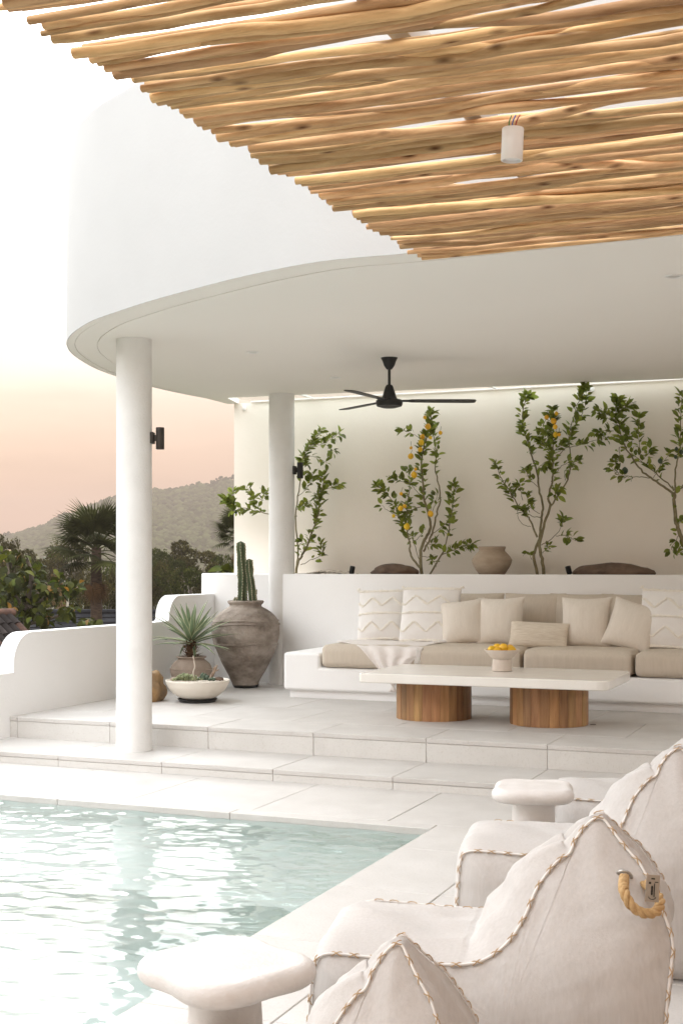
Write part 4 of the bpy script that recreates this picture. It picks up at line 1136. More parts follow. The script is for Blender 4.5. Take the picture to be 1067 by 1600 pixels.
T4 = [([(960, 1580), (900, 1420), (835, 1260), (800, 1150), (785, 1000), (795, 930)], .020, .013, .4, 4, (0, 0)),
      ([(790, 945), (700, 880), (600, 810), (500, 720), (420, 600), (370, 500), (340, 370), (320, 250), (330, 170)], .011, .002, .52, 84),
      ([(790, 905), (680, 810), (560, 700), (440, 610)], .007, .002, .3, 18), ([(795, 930), (790, 800), (820, 640), (840, 450), (840, 280), (860, 130)], .009, .002, .35, 46),
      ([(515, 640), (505, 520), (500, 400), (510, 310)], .003, .0015, .1, 26), ([(600, 810), (520, 805), (420, 795), (330, 780), (280, 720)], .004, .0015, .4, 18),
      ([(620, 810), (680, 700), (760, 600)], .003, .0015, .2, 14), ([(795, 930), (860, 870), (950, 760)], .008, .003, .1, 12), ([(820, 1180), (870, 1130)], .003, .0015, .1, 10),
      ([(830, 1260), (800, 1310), (770, 1380), (830, 1430)], .003, .0015, .1, 14), ([(340, 370), (250, 300), (150, 280)], .004, .0015, .05, 26), ([(300, 430), (200, 430), (160, 450)], .003, .0015, .1, 14),
      ([(330, 300), (380, 240), (440, 210)], .003, .0015, .1, 16), ([(540, 660), (580, 610), (600, 550)], .003, .0015, .1, 12), ([(345, 560), (345, 650), (300, 700)], .003, .0015, .2, 12),
      ([(380, 520), (420, 480), (430, 440)], .003, .0015, .0, 12)]
citrus('lemon_tree', 'leaning citrus tree with small green fruit at the right edge of the planter', 900, 590, 5.16, (960, 1580), T4, (), [(675, 672, 20), (845, 600, 18), (390, 750, 26), (805, 575, 15), (800, 640, 15)], seed=4, vv=11.30)
T1 = [([(590, 1420), (600, 1390), (620, 1330), (650, 1280), (700, 1170), (740, 1050), (770, 940), (770, 850), (800, 760), (780, 690)], .014, .002, .3, 82, (0, 0)),
      ([(600, 1390), (610, 1250), (590, 1000), (610, 850), (640, 640), (650, 560), (720, 440), (790, 340)], .009, .002, .5, 62),
      ([(690, 460), (790, 455), (870, 410), (930, 370)], .003, .0015, .3, 18), ([(820, 460), (880, 510)], .0025, .0012, .2, 8), ([(650, 560), (740, 550), (835, 605)], .003, .0012, .2, 5),
      ([(630, 1370), (720, 1330), (790, 1290), (770, 1200)], .004, .0015, .3, 16), ([(800, 800), (870, 780), (920, 755)], .003, .0012, .2, 14),
      ([(600, 1000), (480, 1000), (330, 970), (200, 940), (120, 960), (100, 900), (60, 880)], .006, .0015, .3, 62, (0, -.08)),
      ([(330, 970), (270, 860), (220, 770)], .003, .0015, .1, 26, (-.04, -.06)), ([(330, 900), (350, 850), (370, 790)], .003, .0015, .1, 12, (-.04, -.06)), ([(610, 850), (700, 760), (720, 660)], .003, .0015, .2, 22),
      ([(120, 950), (110, 860), (120, 800)], .003, .0012, .1, 12, (-.07, -.08)), ([(600, 1250), (620, 1220), (640, 1190)], .003, .0015, .1, 10), ([(600, 950), (640, 920), (690, 900)], .003, .0015, .1, 16)]
citrus('lemon_tree', 'citrus tree partly hidden behind the rear column, one bough reaching left', 340, 600, 4.85, (590, 1420), T1, (), [(120, 935, 16), (140, 970, 14), (670, 880, 14)], seed=5, vv=11.36)

# ------------------------------------------------------------------ bean bag loungers and stone stools
PF = [(0.0, .03), (-.012, .12), (-.006, .26), (0.0, .34), (.025, .369), (.113, .370), (.206, .366), (.30, .364), (.365, .368), (.409, .381), (.462, .420), (.501, .477), (.531, .547), (.573, .602), (.603, .622), (.617, .655), (.645, .690), (.672, .703),
      (.694, .682), (.722, .650), (.750, .622), (.772, .597), (.815, .515), (.838, .451), (.835, .40), (.826, .32), (.818, .2), (.81, .10), (.80, .03), (.77, .006), (.4, .004), (.03, .006)]
def bag_loop(n_=320):
    L = catmull([Vector((x, 0, z)) for x, z in PF], 6, True)
    return resample(L, n_, True)
def halfw(p):
    # the panels close up towards the peak
    t_ = math.log1p(math.exp((p.z - .40) / .06)) * .06 / .30
    return max(.03, .285 - .255 * t_)
def wrinkle(p, s):
    q = Vector((p.x * 5, s * 3, p.z * 5))
    a = noise.fractal(q * .8, 1, 2, 2) * .010
    b = noise.noise(Vector((p.x * 4 + p.z * 7, s, p.z * 3 - p.x * 5 + 2))) * .013
    up = max(0, min(1, (p.z - .28) / .25))
    c = noise.noise(Vector((p.x * 14 + p.z * 16, s * 2, p.z * 5 - p.x * 4))) * .0036 + abs(noise.noise(Vector((p.x * 9 - p.z * 22, s * 2, p.z * 7 + p.x * 3)))) * .004
    return a - b * (.2 + up) + c * (.5 + 1.5 * up)
def bag_meshes():
    LP = bag_loop(); n_ = len(LP); c0 = Vector((.46, 0, .25))
    LA = np.array([(p.x, p.z) for p in LP])
    nrm = []
    for i in range(n_):
        d = (LP[(i + 1) % n_] - LP[i - 1]).normalized(); nrm.append(Vector((-d.z, 0, d.x)))
    V = []; Fc = []
    rings = 20; g = {}
    for side in (-1, 1):
        for k in range(rings):
            f_ = k / rings
            for i, p in enumerate(LP):
                q = p.lerp(c0, f_ ** 1.15); w_ = halfw(q)
                dist = float(np.sqrt(((LA - np.array((q.x, q.z))) ** 2).sum(1).min())) if k else 0
                bul = .058 * (1 - math.exp(-dist / .085)) * (1 - .35 * max(0, min(1, (q.z - .30) / .25)))
                pk = .0030 * math.exp(-dist / .045) * math.sin(i * .62 + 2.5 * noise.noise(Vector((q.x * 7, q.z * 7, 2)))) * (.4 + noise.noise(Vector((q.x * 4, 5, q.z * 4)))) if k else 0
                y = w_ + bul + pk + (wrinkle(q, side * 4.0) * min(1, dist / .03) if k else 0)
                g[(side, k, i)] = len(V); V.append((q.x, side * y, q.z))
        ci = len(V); V.append((c0.x, side * (halfw(c0) + .058 * (1 - math.exp(-float(np.sqrt(((LA - np.array((c0.x, c0.z))) ** 2).sum(1).min())) / .085)) + wrinkle(c0, side * 4.0)), c0.z))
        for i in range(n_):
            j = (i + 1) % n_
            for k in range(rings - 1):
                f = (g[(side, k, i)], g[(side, k, j)], g[(side, k + 1, j)], g[(side, k + 1, i)])
                Fc.append(f if side == -1 else f[::-1])
            f = (g[(side, rings - 1, i)], g[(side, rings - 1, j)], ci)
            Fc.append(f if side == -1 else f[::-1])
    body = (V, Fc)
    V = []; Fc = []; nc = 18
    for i, p in enumerate(LP):
        w_ = halfw(p)
        if p.z < .02: bl = 0
        elif p.x < .03: bl = .035
        elif nrm[i].z > .5 and p.x < .36: bl = .034
        elif p.x < .674 and p.z > .36: bl = .075 * max(0, min(1, (.70 - p.z) / .18)) * max(0, min(1, (p.x - .36) / .08)) + .028 * max(0, min(1, (.44 - p.x) / .08))
        elif p.z > .36: bl = 0
        else: bl = .012
        for k in range(nc + 1):
            s = -1 + 2 * k / nc
            q = p + nrm[i] * (bl * (1 - abs(s) ** 2.6) * (1 if nrm[i].z > -.5 else 0))
            if abs(s) < .98 and p.z > .02: q = q + nrm[i] * (wrinkle(Vector((q.x, 0, q.z + s * .21)), s * 2.6 + 20) * (1 - s * s) * 1.3)
            V.append((q.x, s * w_, q.z))
    for i in range(n_):
        j = (i + 1) % n_
        for k in range(nc): Fc.append((i * (nc + 1) + k, i * (nc + 1) + k + 1, j * (nc + 1) + k + 1, j * (nc + 1) + k))
    return body, (V, Fc), LP, nrm
(bodyVF, stripVF, LP, LN) = bag_meshes()
def flipfix(VF):
    bm = bmesh.new(); vv = [bm.verts.new(v_) for v_ in VF[0]]
    for f in VF[1]: bm.faces.new([vv[i] for i in f])
    r_ = VF
    bm.free(); return r_
GY = min((v_ for v_ in bodyVF[0] if v_[1] < 0), key=lambda v_: (v_[0] - .732) ** 2 + (v_[2] - .583) ** 2)[1] - .003
bag_side = mesh('side_panel', *bodyVF, m_bag, True, 180)
bag_top = mesh('seat_panel', *stripVF, m_bag, True, 180)
def seam_path(side):
    return [Vector((p.x, side * (halfw(p) + .003), p.z)) + n_ * .004 for p, n_ in zip(LP, LN) if p.z > .012]
def order(P):
    # the loop starts at the front bottom corner; cut it at the floor
    return P
sv = seam_path(-1)
seamL = mesh('seam_cord', *tube(seam_path(-1), .0034, 8), m_cord, True, 60)
seamR = mesh('seam_cord', *tube(seam_path(1), .0034, 8), m_cord, True, 60)
st = []
for sgn_ in (-1, 1):
    P = []
    for i in range(9):
        a = -1.9 + 3.8 * i / 8; P.append((-.013 + .026 * i / 8 if sgn_ > 0 else .013 - .026 * i / 8, .0050 * math.sin(a), .0050 * math.cos(a)))
    st.append(tube(P, .0013, 6))
stitch_me = mesh('stitch', *join(*st), m_stitch, True, 60)
def rope_mesh(P, r_, turns):
    parts = []
    P = resample(catmull(P, 10), 80); m_ = len(P)
    for s in range(3):
        Q = []; up = Vector((0, 1, 0))
        for i, p in enumerate(P):
            d = (P[min(i + 1, m_ - 1)] - P[max(i - 1, 0)]).normalized()
            up = (up - d * up.dot(d)).normalized(); sd = d.cross(up); a = 2 * PI * (turns * i / m_ + s / 3)
            Q.append(p + (up * math.cos(a) + sd * math.sin(a)) * r_ * .52)
        parts.append(tube(Q, r_ * .60, 8))
    return join(*parts)
rope_me = mesh('rope_handle', *rope_mesh([(.732, -.16, .585), (.732, -.262, .583), (.738, -.292, .572), (.752, -.300, .550), (.778, -.292, .533), (.806, -.272, .534), (.814, -.24, .552), (.80, -.20, .565), (.78, -.15, .57)], .0115, 6), m_rope, True, 80)
def torus(R_, r_, n_=28): return tube([(R_ * math.cos(2 * PI * i / n_), 0, R_ * math.sin(2 * PI * i / n_)) for i in range(n_)], r_, 8, closed=True)
grom_me = mesh('grommet', *torus(.0165, .0045), m_steel, True, 80)
tag_me = mesh('fabric_tag', *box(-.0155, .0155, -.0012, .0012, -.032, .032, .0008, 1), m_tag, True, 40)
def tag_print():
    P = [box(.003, .005, -.0022, -.0013, -.02, .012), box(-.003, .0005, -.0022, -.0013, -.016, .006)]
    P += [box(-.004, .0015, -.0022, -.0013, z, z + .0012) for z in (-.012, -.0085, -.005, -.0015, .002)]
    P += [box(.004, .012, -.0022, -.0013, .014, .016), box(-.009, -.004, -.0022, -.0013, .010, .015), box(-.004, .004, -.0022, -.0013, .021, .0245)]
    P += [tube([(.008 * math.cos(a), -.0017, -.020 + .006 * math.sin(a)) for a in [PI + PI * i / 10 for i in range(11)]], .0009, 5)]
    return join(*P)
print_me = mesh('tag_print', *tag_print(), m_ink, False)
soles = mesh('sole', *box(.02, .79, -.27, .27, 0, .012, .004, 1), m_bag, True, 40)
def bean_bag(label, u, vv, sc_=1.0, rz=0, handle=True):
    g = thing('bean_bag', label, 'lounger', (u, vv, 0.001), rz, 'white bean bag loungers beside the pool')
    g.scale = (sc_ * 1.02, 1, sc_ * .972) if sc_ > .95 else (.74, .86, sc_)
    obj('side_panel', bag_side, g); obj('seat_panel', bag_top, g); obj('sole', soles, g)
    for me, side in ((seamL, -1), (seamR, 1)):
        s = obj('seam_cord', me, g)
        P = seam_path(side); acc = 0; nxt = .03
        for i in range(1, len(P)):
            d = P[i] - P[i - 1]
            if d.length > .08: continue
            acc += d.length
            if acc > nxt and P[i].z > .03:
                nxt += .05
                o = obj('stitch', stitch_me, s)
                x = d.normalized(); y = Vector((0, side, 0)); z = x.cross(y).normalized()
                n_ = (Vector((0, side, 0)) + LN[min(i, len(LN) - 1)] * .8); n_ = (n_ - x * n_.dot(x)).normalized(); y = n_.cross(x)
                o.matrix_basis = Matrix.Translation(P[i]) @ Matrix((x, y, n_)).transposed().to_4x4()
    if not handle: return g
    h = obj('rope_handle', rope_me, g)
    obj('grommet', grom_me, h, (.732, GY, .583), (R(28), 0, R(-14)))
    tg = obj('fabric_tag', tag_me, g, (.797, -.292, .594), (R(-6), R(4), R(8)))
    obj('tag_print', print_me, tg)
    return g
def bag_at(label, cu_, cv_, deg, sc_):
    a = R(deg); hw_ = .285 * (1 if sc_ > .95 else .86)
    bean_bag(label, cu_ - hw_ * math.sin(a), cv_ + hw_ * math.cos(a), sc_, a, sc_ > .95)
bag_at('nearest white bean bag, cut off by the bottom edge of the picture', -1.285, 2.03, 10, .86)
bag_at('white bean bag with rope handle and tag in plain view beside the near stool', -1.277, 2.95, 9, 1.0)
bag_at('white bean bag between the rope handled one and the far stool', -1.268, 4.16, 8, 1.03)
bag_at('farthest white bean bag, mostly hidden behind the far stool', -1.215, 5.30, 9, 1.0)

def stool(label, x, y, d, rot, seed, r0_):
    p = atd(x, y, d)
    g = thing('stone_stool', label, 'stool', (p.x, p.y, 0.001), rot, 'white stone stools')
    zt_ = p.z
    nk, nr = 120, 14; V = []; Fc = []
    th = .056
    def rad(a): return r0_ * (1 + .10 * math.cos(4 * a) + .03 * math.cos(2 * a + 2 * seed) + .035 * math.cos(a + seed))
    prof = []
    for i in range(13):
        b = -PI / 2 + PI * i / 12; prof.append((1, math.cos(b), math.sin(b)))
    rings_ = [(0.0, -1)] + [(q, -1) for q in (.3, .6)] + [(None, i) for i in range(13)] + [(.88, 1), (.6, 1), (.3, 1), (0.0, 1)]
    for q, i in rings_:
        for k in range(nk):
            a = 2 * PI * k / nk; r_ = rad(a)
            if q is None:
                b = -PI / 2 + PI * i / 12; rr_ = r_ - .031 + .031 * math.cos(b); z = -th / 2 + th / 2 * math.sin(b)
            else:
                rr_ = (r_ - .031) * q; z = 0 if i > 0 else -th
                if i > 0: z -= .006 * q ** 4
            z += .002 * noise.noise(Vector((rr_ * math.cos(a) * 9, rr_ * math.sin(a) * 9, seed)))
            V.append((rr_ * math.cos(a), rr_ * math.sin(a), zt_ + .012 + z))
    m_ = len(rings_)
    for j in range(m_ - 1):
        for k in range(nk): Fc.append((j * nk + k, j * nk + (k + 1) % nk, (j + 1) * nk + (k + 1) % nk, (j + 1) * nk + k))
    mk('stool_top', (V, Fc), m_stool, g, ang=180)
    mk('pedestal', lathe([(.105, 0), (.108, .006), (.10, .10), (.088, .22), (.080, zt_ - .05), (.080, zt_ - .035)], 48), m_stool, g)
stool('white stone stool with a lobed top at the bottom left by the pool', 352, 1505, 2.93, R(20), 1.0, .186)
stool('white stone stool with a lobed top between the farther bean bags and the steps', 833, 1231, 5.08, R(58), 2.5, .172)
q = atz(915, 1131, Z2)
for k, x in enumerate((906, 926)):
    q = atz(x, 1131.5, Z2 + .004)
    g = tag(mk('floor_socket', bevel(box(-.022, .022, -.006, .006, -.002, .003), .001, 1), m_bronze, None, (q.x, q.y, Z2 + .001), (0, 0, .9)), ['small dark floor slot left of its twin right of the table', 'small dark floor slot right of its twin right of the table'][k], 'floor slot', 'floor slots')

# ------------------------------------------------------------------ beyond the terrace: roofs, trees, palms, hill
m_tile = M('dark clay roof tile', (.030, .024, .022), (.016, .013, .012), rough=.85, spec=.08, vscale=6, rnd=.35)
m_tile2 = M('old red brown roof tile', (.09, .05, .037), (.05, .03, .024), rough=.85, spec=.08, vscale=6, rnd=.35)
m_slate = M('dark slate shingle', (.030, .030, .033), (.018, .018, .021), rough=.85, spec=.08, vscale=3, rnd=.25)
m_render = M('weathered house render', (.45, .42, .38), rough=.9)
def tiled_roof():
    r0 = atd(13, 957, 27.0)
    ri = Vector((sA * .0 - .35, -1, 0)); ri = (Vector((cA, sA, 0)) * -.75 + Vector((-sA, cA, 0)) * -1.0).normalized()   # ridge runs towards us and left
    dn_h = Vector((cA, sA, 0)) * 1.0 + Vector((-sA, cA, 0)) * -.25; dn_h.normalize()
    dn = (dn_h * .74 + Vector((0, 0, -1)) * .67).normalized()
    g = thing('tiled_house', 'house with a steep dark clay tiled roof below the terrace at the left edge', 'house', (r0.x, r0.y, -3.8))
    o_ = Vector(g.location)
    nm = dn.cross(ri).normalized()
    if nm.z < 0: nm = -nm
    Lr, Ld = 6.0, 4.0
    P = [r0 - nm * .10, r0 + ri * Lr - nm * .10, r0 + ri * Lr + dn * Ld - nm * .10, r0 + dn * Ld - nm * .10]
    P2 = [p_ + nm * .06 for p_ in P]
    mk('roof_deck', ([p_ - o_ for p_ in P + P2], [(3, 2, 1, 0), (4, 5, 6, 7), (0, 1, 5, 4), (1, 2, 6, 5), (2, 3, 7, 6), (3, 0, 4, 7)]), m_tile, g, smooth=False)
    hw = [(p_ - dn_h * .0) for p_ in P]
    back = r0 - dn_h * 2.6
    bx = [r0 + dn * 3.6, r0 + ri * Lr + dn * 3.6, r0 + ri * Lr - dn_h * 2.6, r0 - dn_h * 2.6]
    V = [Vector((b.x, b.y, -4.2)) - o_ for b in bx] + [Vector((b.x, b.y, bx[0].z - .15)) - o_ for b in bx]
    mk('wall', (V, [(3, 2, 1, 0), (4, 5, 6, 7), (0, 1, 5, 4), (1, 2, 6, 5), (2, 3, 7, 6), (3, 0, 4, 7)]), m_render, g, smooth=False)
    mk('rear_slope', ([x - o_ for x in (r0, r0 + ri * Lr, r0 + ri * Lr - dn_h * 2.9 + Vector((0, 0, -2.5)), r0 - dn_h * 2.9 + Vector((0, 0, -2.5)))], [(0, 1, 2, 3)]), m_tile, g, smooth=False)
    # barrel tiles: rows run down the slope
    tw, tl = .185, .34
    prof = [(math.cos(PI * k / 6) * tw * .52, math.sin(PI * k / 6) * .07) for k in range(7)]
    V = []; Fc = []
    for j, (s, lift) in enumerate(((0, .0), (tl, .025))):
        for a, b in prof: V.append((s, a * (1 + .12 * j), b + lift))
    for k in range(6): Fc.append((k, k + 1, 8 + k, 7 + k))
    Fc += [(7, 8, 9, 10, 11, 12, 13)]
    me1 = mesh('roof_tile', V, Fc, m_tile, True, 60); me2 = mesh('roof_tile', V, Fc, m_tile2, True, 60)
    rot = Matrix((dn, ri, nm)).transposed()
    if rot.determinant() < 0: rot = Matrix((dn, -ri, nm)).transposed()
    rr = random.Random(4)
    for a in range(26):
        for b in range(11):
            p_ = r0 + ri * (a * tw + .02) + dn * (b * tl * .9) - o_ - nm * .03
            o = obj('roof_tile', me2 if (rr.random() < .10 + .06 * b) else me1, g); o.matrix_basis = Matrix.Translation(p_) @ rot.to_4x4()
    mk('ridge_cap', xf(tube([r0 - ri * .15 - o_, r0 + ri * Lr - o_], .085, 10), Matrix.Identity(4)), m_tile2, g)
tiled_roof()
def slate_house():
    g0 = atd(140, 958, 46)
    g = thing('slate_house', 'low house with a long dark slate roof beyond the terrace wall', 'house', (g0.x, g0.y, -5), YAW)
    zr = g0.z + 5
    mk('wall', box(-3.6, 3.4, -2.2, 2.2, 0, zr - 1.5), m_render, g, smooth=False)
    for s in (-1, 1):
        for k in range(9):
            a, b = .30 * k, .30 * (k + 1) + .05
            V = []
            for q, lift in ((a, .02), (b, .075)):
                for x in (-4.0, 3.8): V += [(x, s * q * .86 if s else 0, zr - q * .55 + lift - .05), (x, s * q * .86, zr - q * .55 + lift)]
            mk('shingle_course', (V, [(0, 2, 6, 4), (1, 5, 7, 3), (4, 6, 7, 5), (0, 1, 3, 2), (0, 4, 5, 1), (2, 3, 7, 6)]), m_slate, g, smooth=False)
    mk('ridge_cap', xf(tube([(-4.05, 0, zr + .04), (3.85, 0, zr + .04)], .10, 8), Matrix.Identity(4)), m_slate, g)
slate_house()

m_fl = M('broadleaf foliage', (.044, .047, .010), (.018, .022, .006), rough=.85, spec=.08, vscale=.5, island=.5, trans=.22)
m_fl2 = M('olive foliage', (.058, .048, .014), (.026, .023, .008), rough=.85, spec=.08, vscale=.5, island=.5, trans=.22)
m_fl3 = M('dry brown foliage', (.17, .105, .045), (.10, .065, .03), rough=.85, spec=.08, vscale=.5, island=.4, trans=.2)
m_trunk = M('grey bark', (.13, .10, .075), (.075, .058, .045), rough=.95, vscale=3, bump=.5, bscale=6, bdist=.05)
def foliage(lobes, n_, size, seed, flat=.55):
    rr = random.Random(seed); V = []; Fc = []
    for _ in range(n_):
        c, r_ = rr.choice(lobes)
        d = Vector((rr.gauss(0, 1), rr.gauss(0, 1), rr.gauss(0, 1))).normalized() * rr.uniform(.35, 1.0) ** .5
        k = noise.noise(Vector((d.x * 2.2 + c[0], d.y * 2.2 + c[1], d.z * 2.2 + seed)))
        if k < -.22: continue
        p_ = Vector((c[0] + d.x * r_[0] * (1 + .35 * k), c[1] + d.y * r_[1] * (1 + .35 * k), c[2] + d.z * r_[2] * (1 + .35 * k)))
        a = Vector((rr.gauss(0, 1), rr.gauss(0, 1), rr.gauss(0, .6))).normalized(); b = a.cross(Vector((rr.gauss(0, 1), rr.gauss(0, 1), rr.gauss(0, 1)))).normalized()
        s = size * rr.uniform(.6, 1.4); i = len(V)
        V += [p_ - a * s, p_ - b * s * .45, p_ + a * s, p_ + b * s * .45]; Fc.append((i, i + 1, i + 2, i + 3))
    return V, Fc
def make_tree(seed, H, spread, mat, n_=5200, size=.13, layered=False):
    rr = random.Random(seed); lobes = []; limbs = []
    tr = [(0, 0, 0), (.1 * H * rr.uniform(-.3, .3), 0, H * .3), (rr.uniform(-.3, .3), rr.uniform(-.3, .3), H * .62)]
    limbs.append(tube(catmull(tr, 5), lambda t: H * (.026 - .012 * t), 8))
    top = Vector(tr[-1])
    for k in range(17):
        a = k * 2.4 + rr.uniform(-.4, .4); hh = rr.uniform(.34, .96); q = spread * rr.uniform(.35, .95) * (1.05 - .45 * abs(hh - .6))
        c = (q * math.cos(a), q * math.sin(a), H * hh)
        r_ = spread * rr.uniform(.28, .46)
        lobes.append((c, (r_, r_, r_ * (.38 if layered else .62))))
        st_ = Vector((0, 0, H * rr.uniform(.3, .55)))
        limbs.append(tube(catmull([st_, (st_ + Vector(c)) / 2 + Vector((0, 0, .05 * H)), Vector(c)], 4), lambda t: H * (.011 - .008 * t), 6))
    return join(*limbs), foliage(lobes, n_, size, seed)
vars_ = []
for i, (m_, lay) in enumerate(((m_fl, 1), (m_fl2, 1), (m_fl, 0), (m_fl2, 0))):
    a, b = make_tree(31 + i, 10, 4.6, m_, 11000, .17, bool(lay))
    vars_.append((mesh('trunk', *a, m_trunk, True, 60), mesh('crown', *b, m_, False)))
brown = make_tree(77, 10, 4.2, m_fl3, 5000, .15); vars_.append((mesh('trunk', *brown[0], m_trunk, True, 60), mesh('crown', *brown[1], m_fl3, False)))
def tree(label, x, ytop, d, width_px, var, rz, group='broadleaf trees below the hill'):
    top = atd(x, ytop, d); gz = ground_z(top.x, top.y)
    g = thing('broadleaf_tree', label, 'tree', (top.x, top.y, gz), rz, group)
    s = (width_px / 2) / F * d / 5.4; h = (top.z - gz) / 10.6
    g.scale = (s, s, h)
    obj('trunk', vars_[var][0], g); obj('crown', vars_[var][1], g)
TL = [(300, 833, 78, 120, 1, .3, 'pale olive tree rising between the two columns left of the urn'),
      (262, 848, 70, 90, 0, 1.2, 'dark broadleaf tree just right of the front column'),
      (345, 842, 72, 80, 0, 2.5, 'dark broadleaf tree close to the left end of the back wall'),
      (225, 852, 74, 110, 2, 2.0, 'broadleaf tree whose crown is mostly behind the front column'),
      (60, 848, 80, 110, 1, .9, 'hazy olive tree left of the fan palm'),
      (8, 832, 66, 70, 3, 1.9, 'hazy olive tree at the left edge of the picture'),
      (105, 838, 88, 90, 3, 2.7, 'hazy olive tree directly left of the fan palm crown'),
      (192, 860, 62, 90, 0, 4.0, 'dark broadleaf tree behind the fan palm and the front column'),
      (96, 885, 52, 44, 4, 0, 'small rusty brown dry tree between the fan palm and big leaved tree'),
      (135, 902, 58, 90, 2, 5.0, 'dark low tree under the fan palm crown'),
      (60, 905, 60, 90, 0, 3.0, 'dark low tree behind the big leaved tree'),
      (290, 880, 56, 110, 2, .4, 'dark low tree above the raised end of the terrace wall'),
      (350, 885, 50, 60, 0, .8, 'dark low tree beside the raised end of the terrace wall'),
      (30, 868, 64, 100, 2, 2.2, 'dark broadleaf tree low behind the big leaved tree at the left'),
      (165, 880, 56, 100, 3, 3.3, 'dark broadleaf tree low behind the trunk of the tall fan palm'),
      (248, 872, 60, 90, 3, 5.1, 'dark broadleaf tree low beside the front column on its right'),
      (322, 868, 62, 90, 1, 4.2, 'dark broadleaf tree low in front of the pale olive tree'),
      (-40, 850, 60, 120, 2, 1.1, 'broadleaf tree beyond the left edge of the picture')]
for x, y, d, wd, va, rz, lab in TL: tree(lab, x, y, d, wd, va, rz)
# fan palms
m_palm = M('palm frond', (.048, .050, .014), (.022, .024, .007), rough=.85, spec=.08, vscale=3, rnd=.3, trans=.15)
m_palmd = M('dry palm frond', (.11, .058, .024), (.06, .034, .016), rough=.85, spec=.08, vscale=3, rnd=.3, trans=.1)
m_ptr = M('palm trunk', (.06, .040, .028), (.03, .02, .014), rough=.85, spec=.08, vscale=5, stretch=(1, 1, 4), bump=.6, bscale=8, bdist=.05)
def frond(seed, mat, droop):
    rr = random.Random(seed); P = [tube(catmull([(0, 0, 0), (.4, 0, .05), (.85, 0, -.02)], 4), lambda t: .022 - .010 * t, 5)]
    V = []; Fc = []; nl = 26
    for k in range(nl):
        a = R(-118 + 236 * k / (nl - 1)); L = (.92 - .20 * abs(a) / R(128)) * rr.uniform(.92, 1.06); i = len(V)
        c = Vector((.85, 0, -.02)); dr = Vector((math.cos(a), math.sin(a), 0)); sd = Vector((-math.sin(a), math.cos(a), 0))
        for t_, ww in ((0, .010), (.35, .034), (.65, .026), (1, .002)):
            z = -droop * L * t_ ** 2.2 * (.6 + .6 * abs(math.sin(a))) + .05 * math.cos(a) * t_
            q = c + dr * (L * t_) + Vector((0, 0, z)); V += [q - sd * ww + Vector((0, 0, .02 * t_ * (1 - t_))), q + sd * ww]
        for j in range(3): Fc.append((i + j * 2, i + j * 2 + 2, i + j * 2 + 3, i + j * 2 + 1))
    P.append((V, Fc)); return mesh('frond', *join(*P), mat, False)
fr = [frond(i, m_palm, .18 + .12 * i) for i in range(3)]; frd = frond(9, m_palmd, .6)
def palm(label, x, y, d, size, seed, top_only=False):
    c = atd(x, y, d); gz = ground_z(c.x, c.y); rr = random.Random(seed)
    g = thing('fan_palm', label, 'palm', (c.x, c.y, gz), 0, 'fan palms beyond the terrace')
    H = c.z - gz
    mk('trunk', tube([(0, 0, 0), (.02, 0, H * .4), (-.02, .01, H * .8), (0, 0, H + .1)], lambda t: .20 * size - .05 * size * t, 12, rf=lambda t, a: 1 + .12 * noise.noise(Vector((t * H * 6, a, 1)))), m_ptr, g)
    nf = 34
    for k in range(nf):
        a = k * 2.39996; el = R(80 - 128 * (k / nf) + rr.uniform(-8, 8))
        dead = k > nf - 7
        o = obj('frond', frd if dead else fr[k % 3], g, (0, 0, H + .1 * size - (.75 * size if dead else .25 * size * k / nf)), (rr.uniform(-.4, .4), -el if not dead else R(74), a))
        s = size * rr.uniform(.85, 1.08) * (.6 if dead else 1); o.scale = (s, s, s)
palm('tall dark fan palm left of the front column with dry fronds below', 151, 860, 44, 1.1, 3)
palm('fan palm half hidden behind the left edge of the back wall', 372, 838, 44, .62, 5)
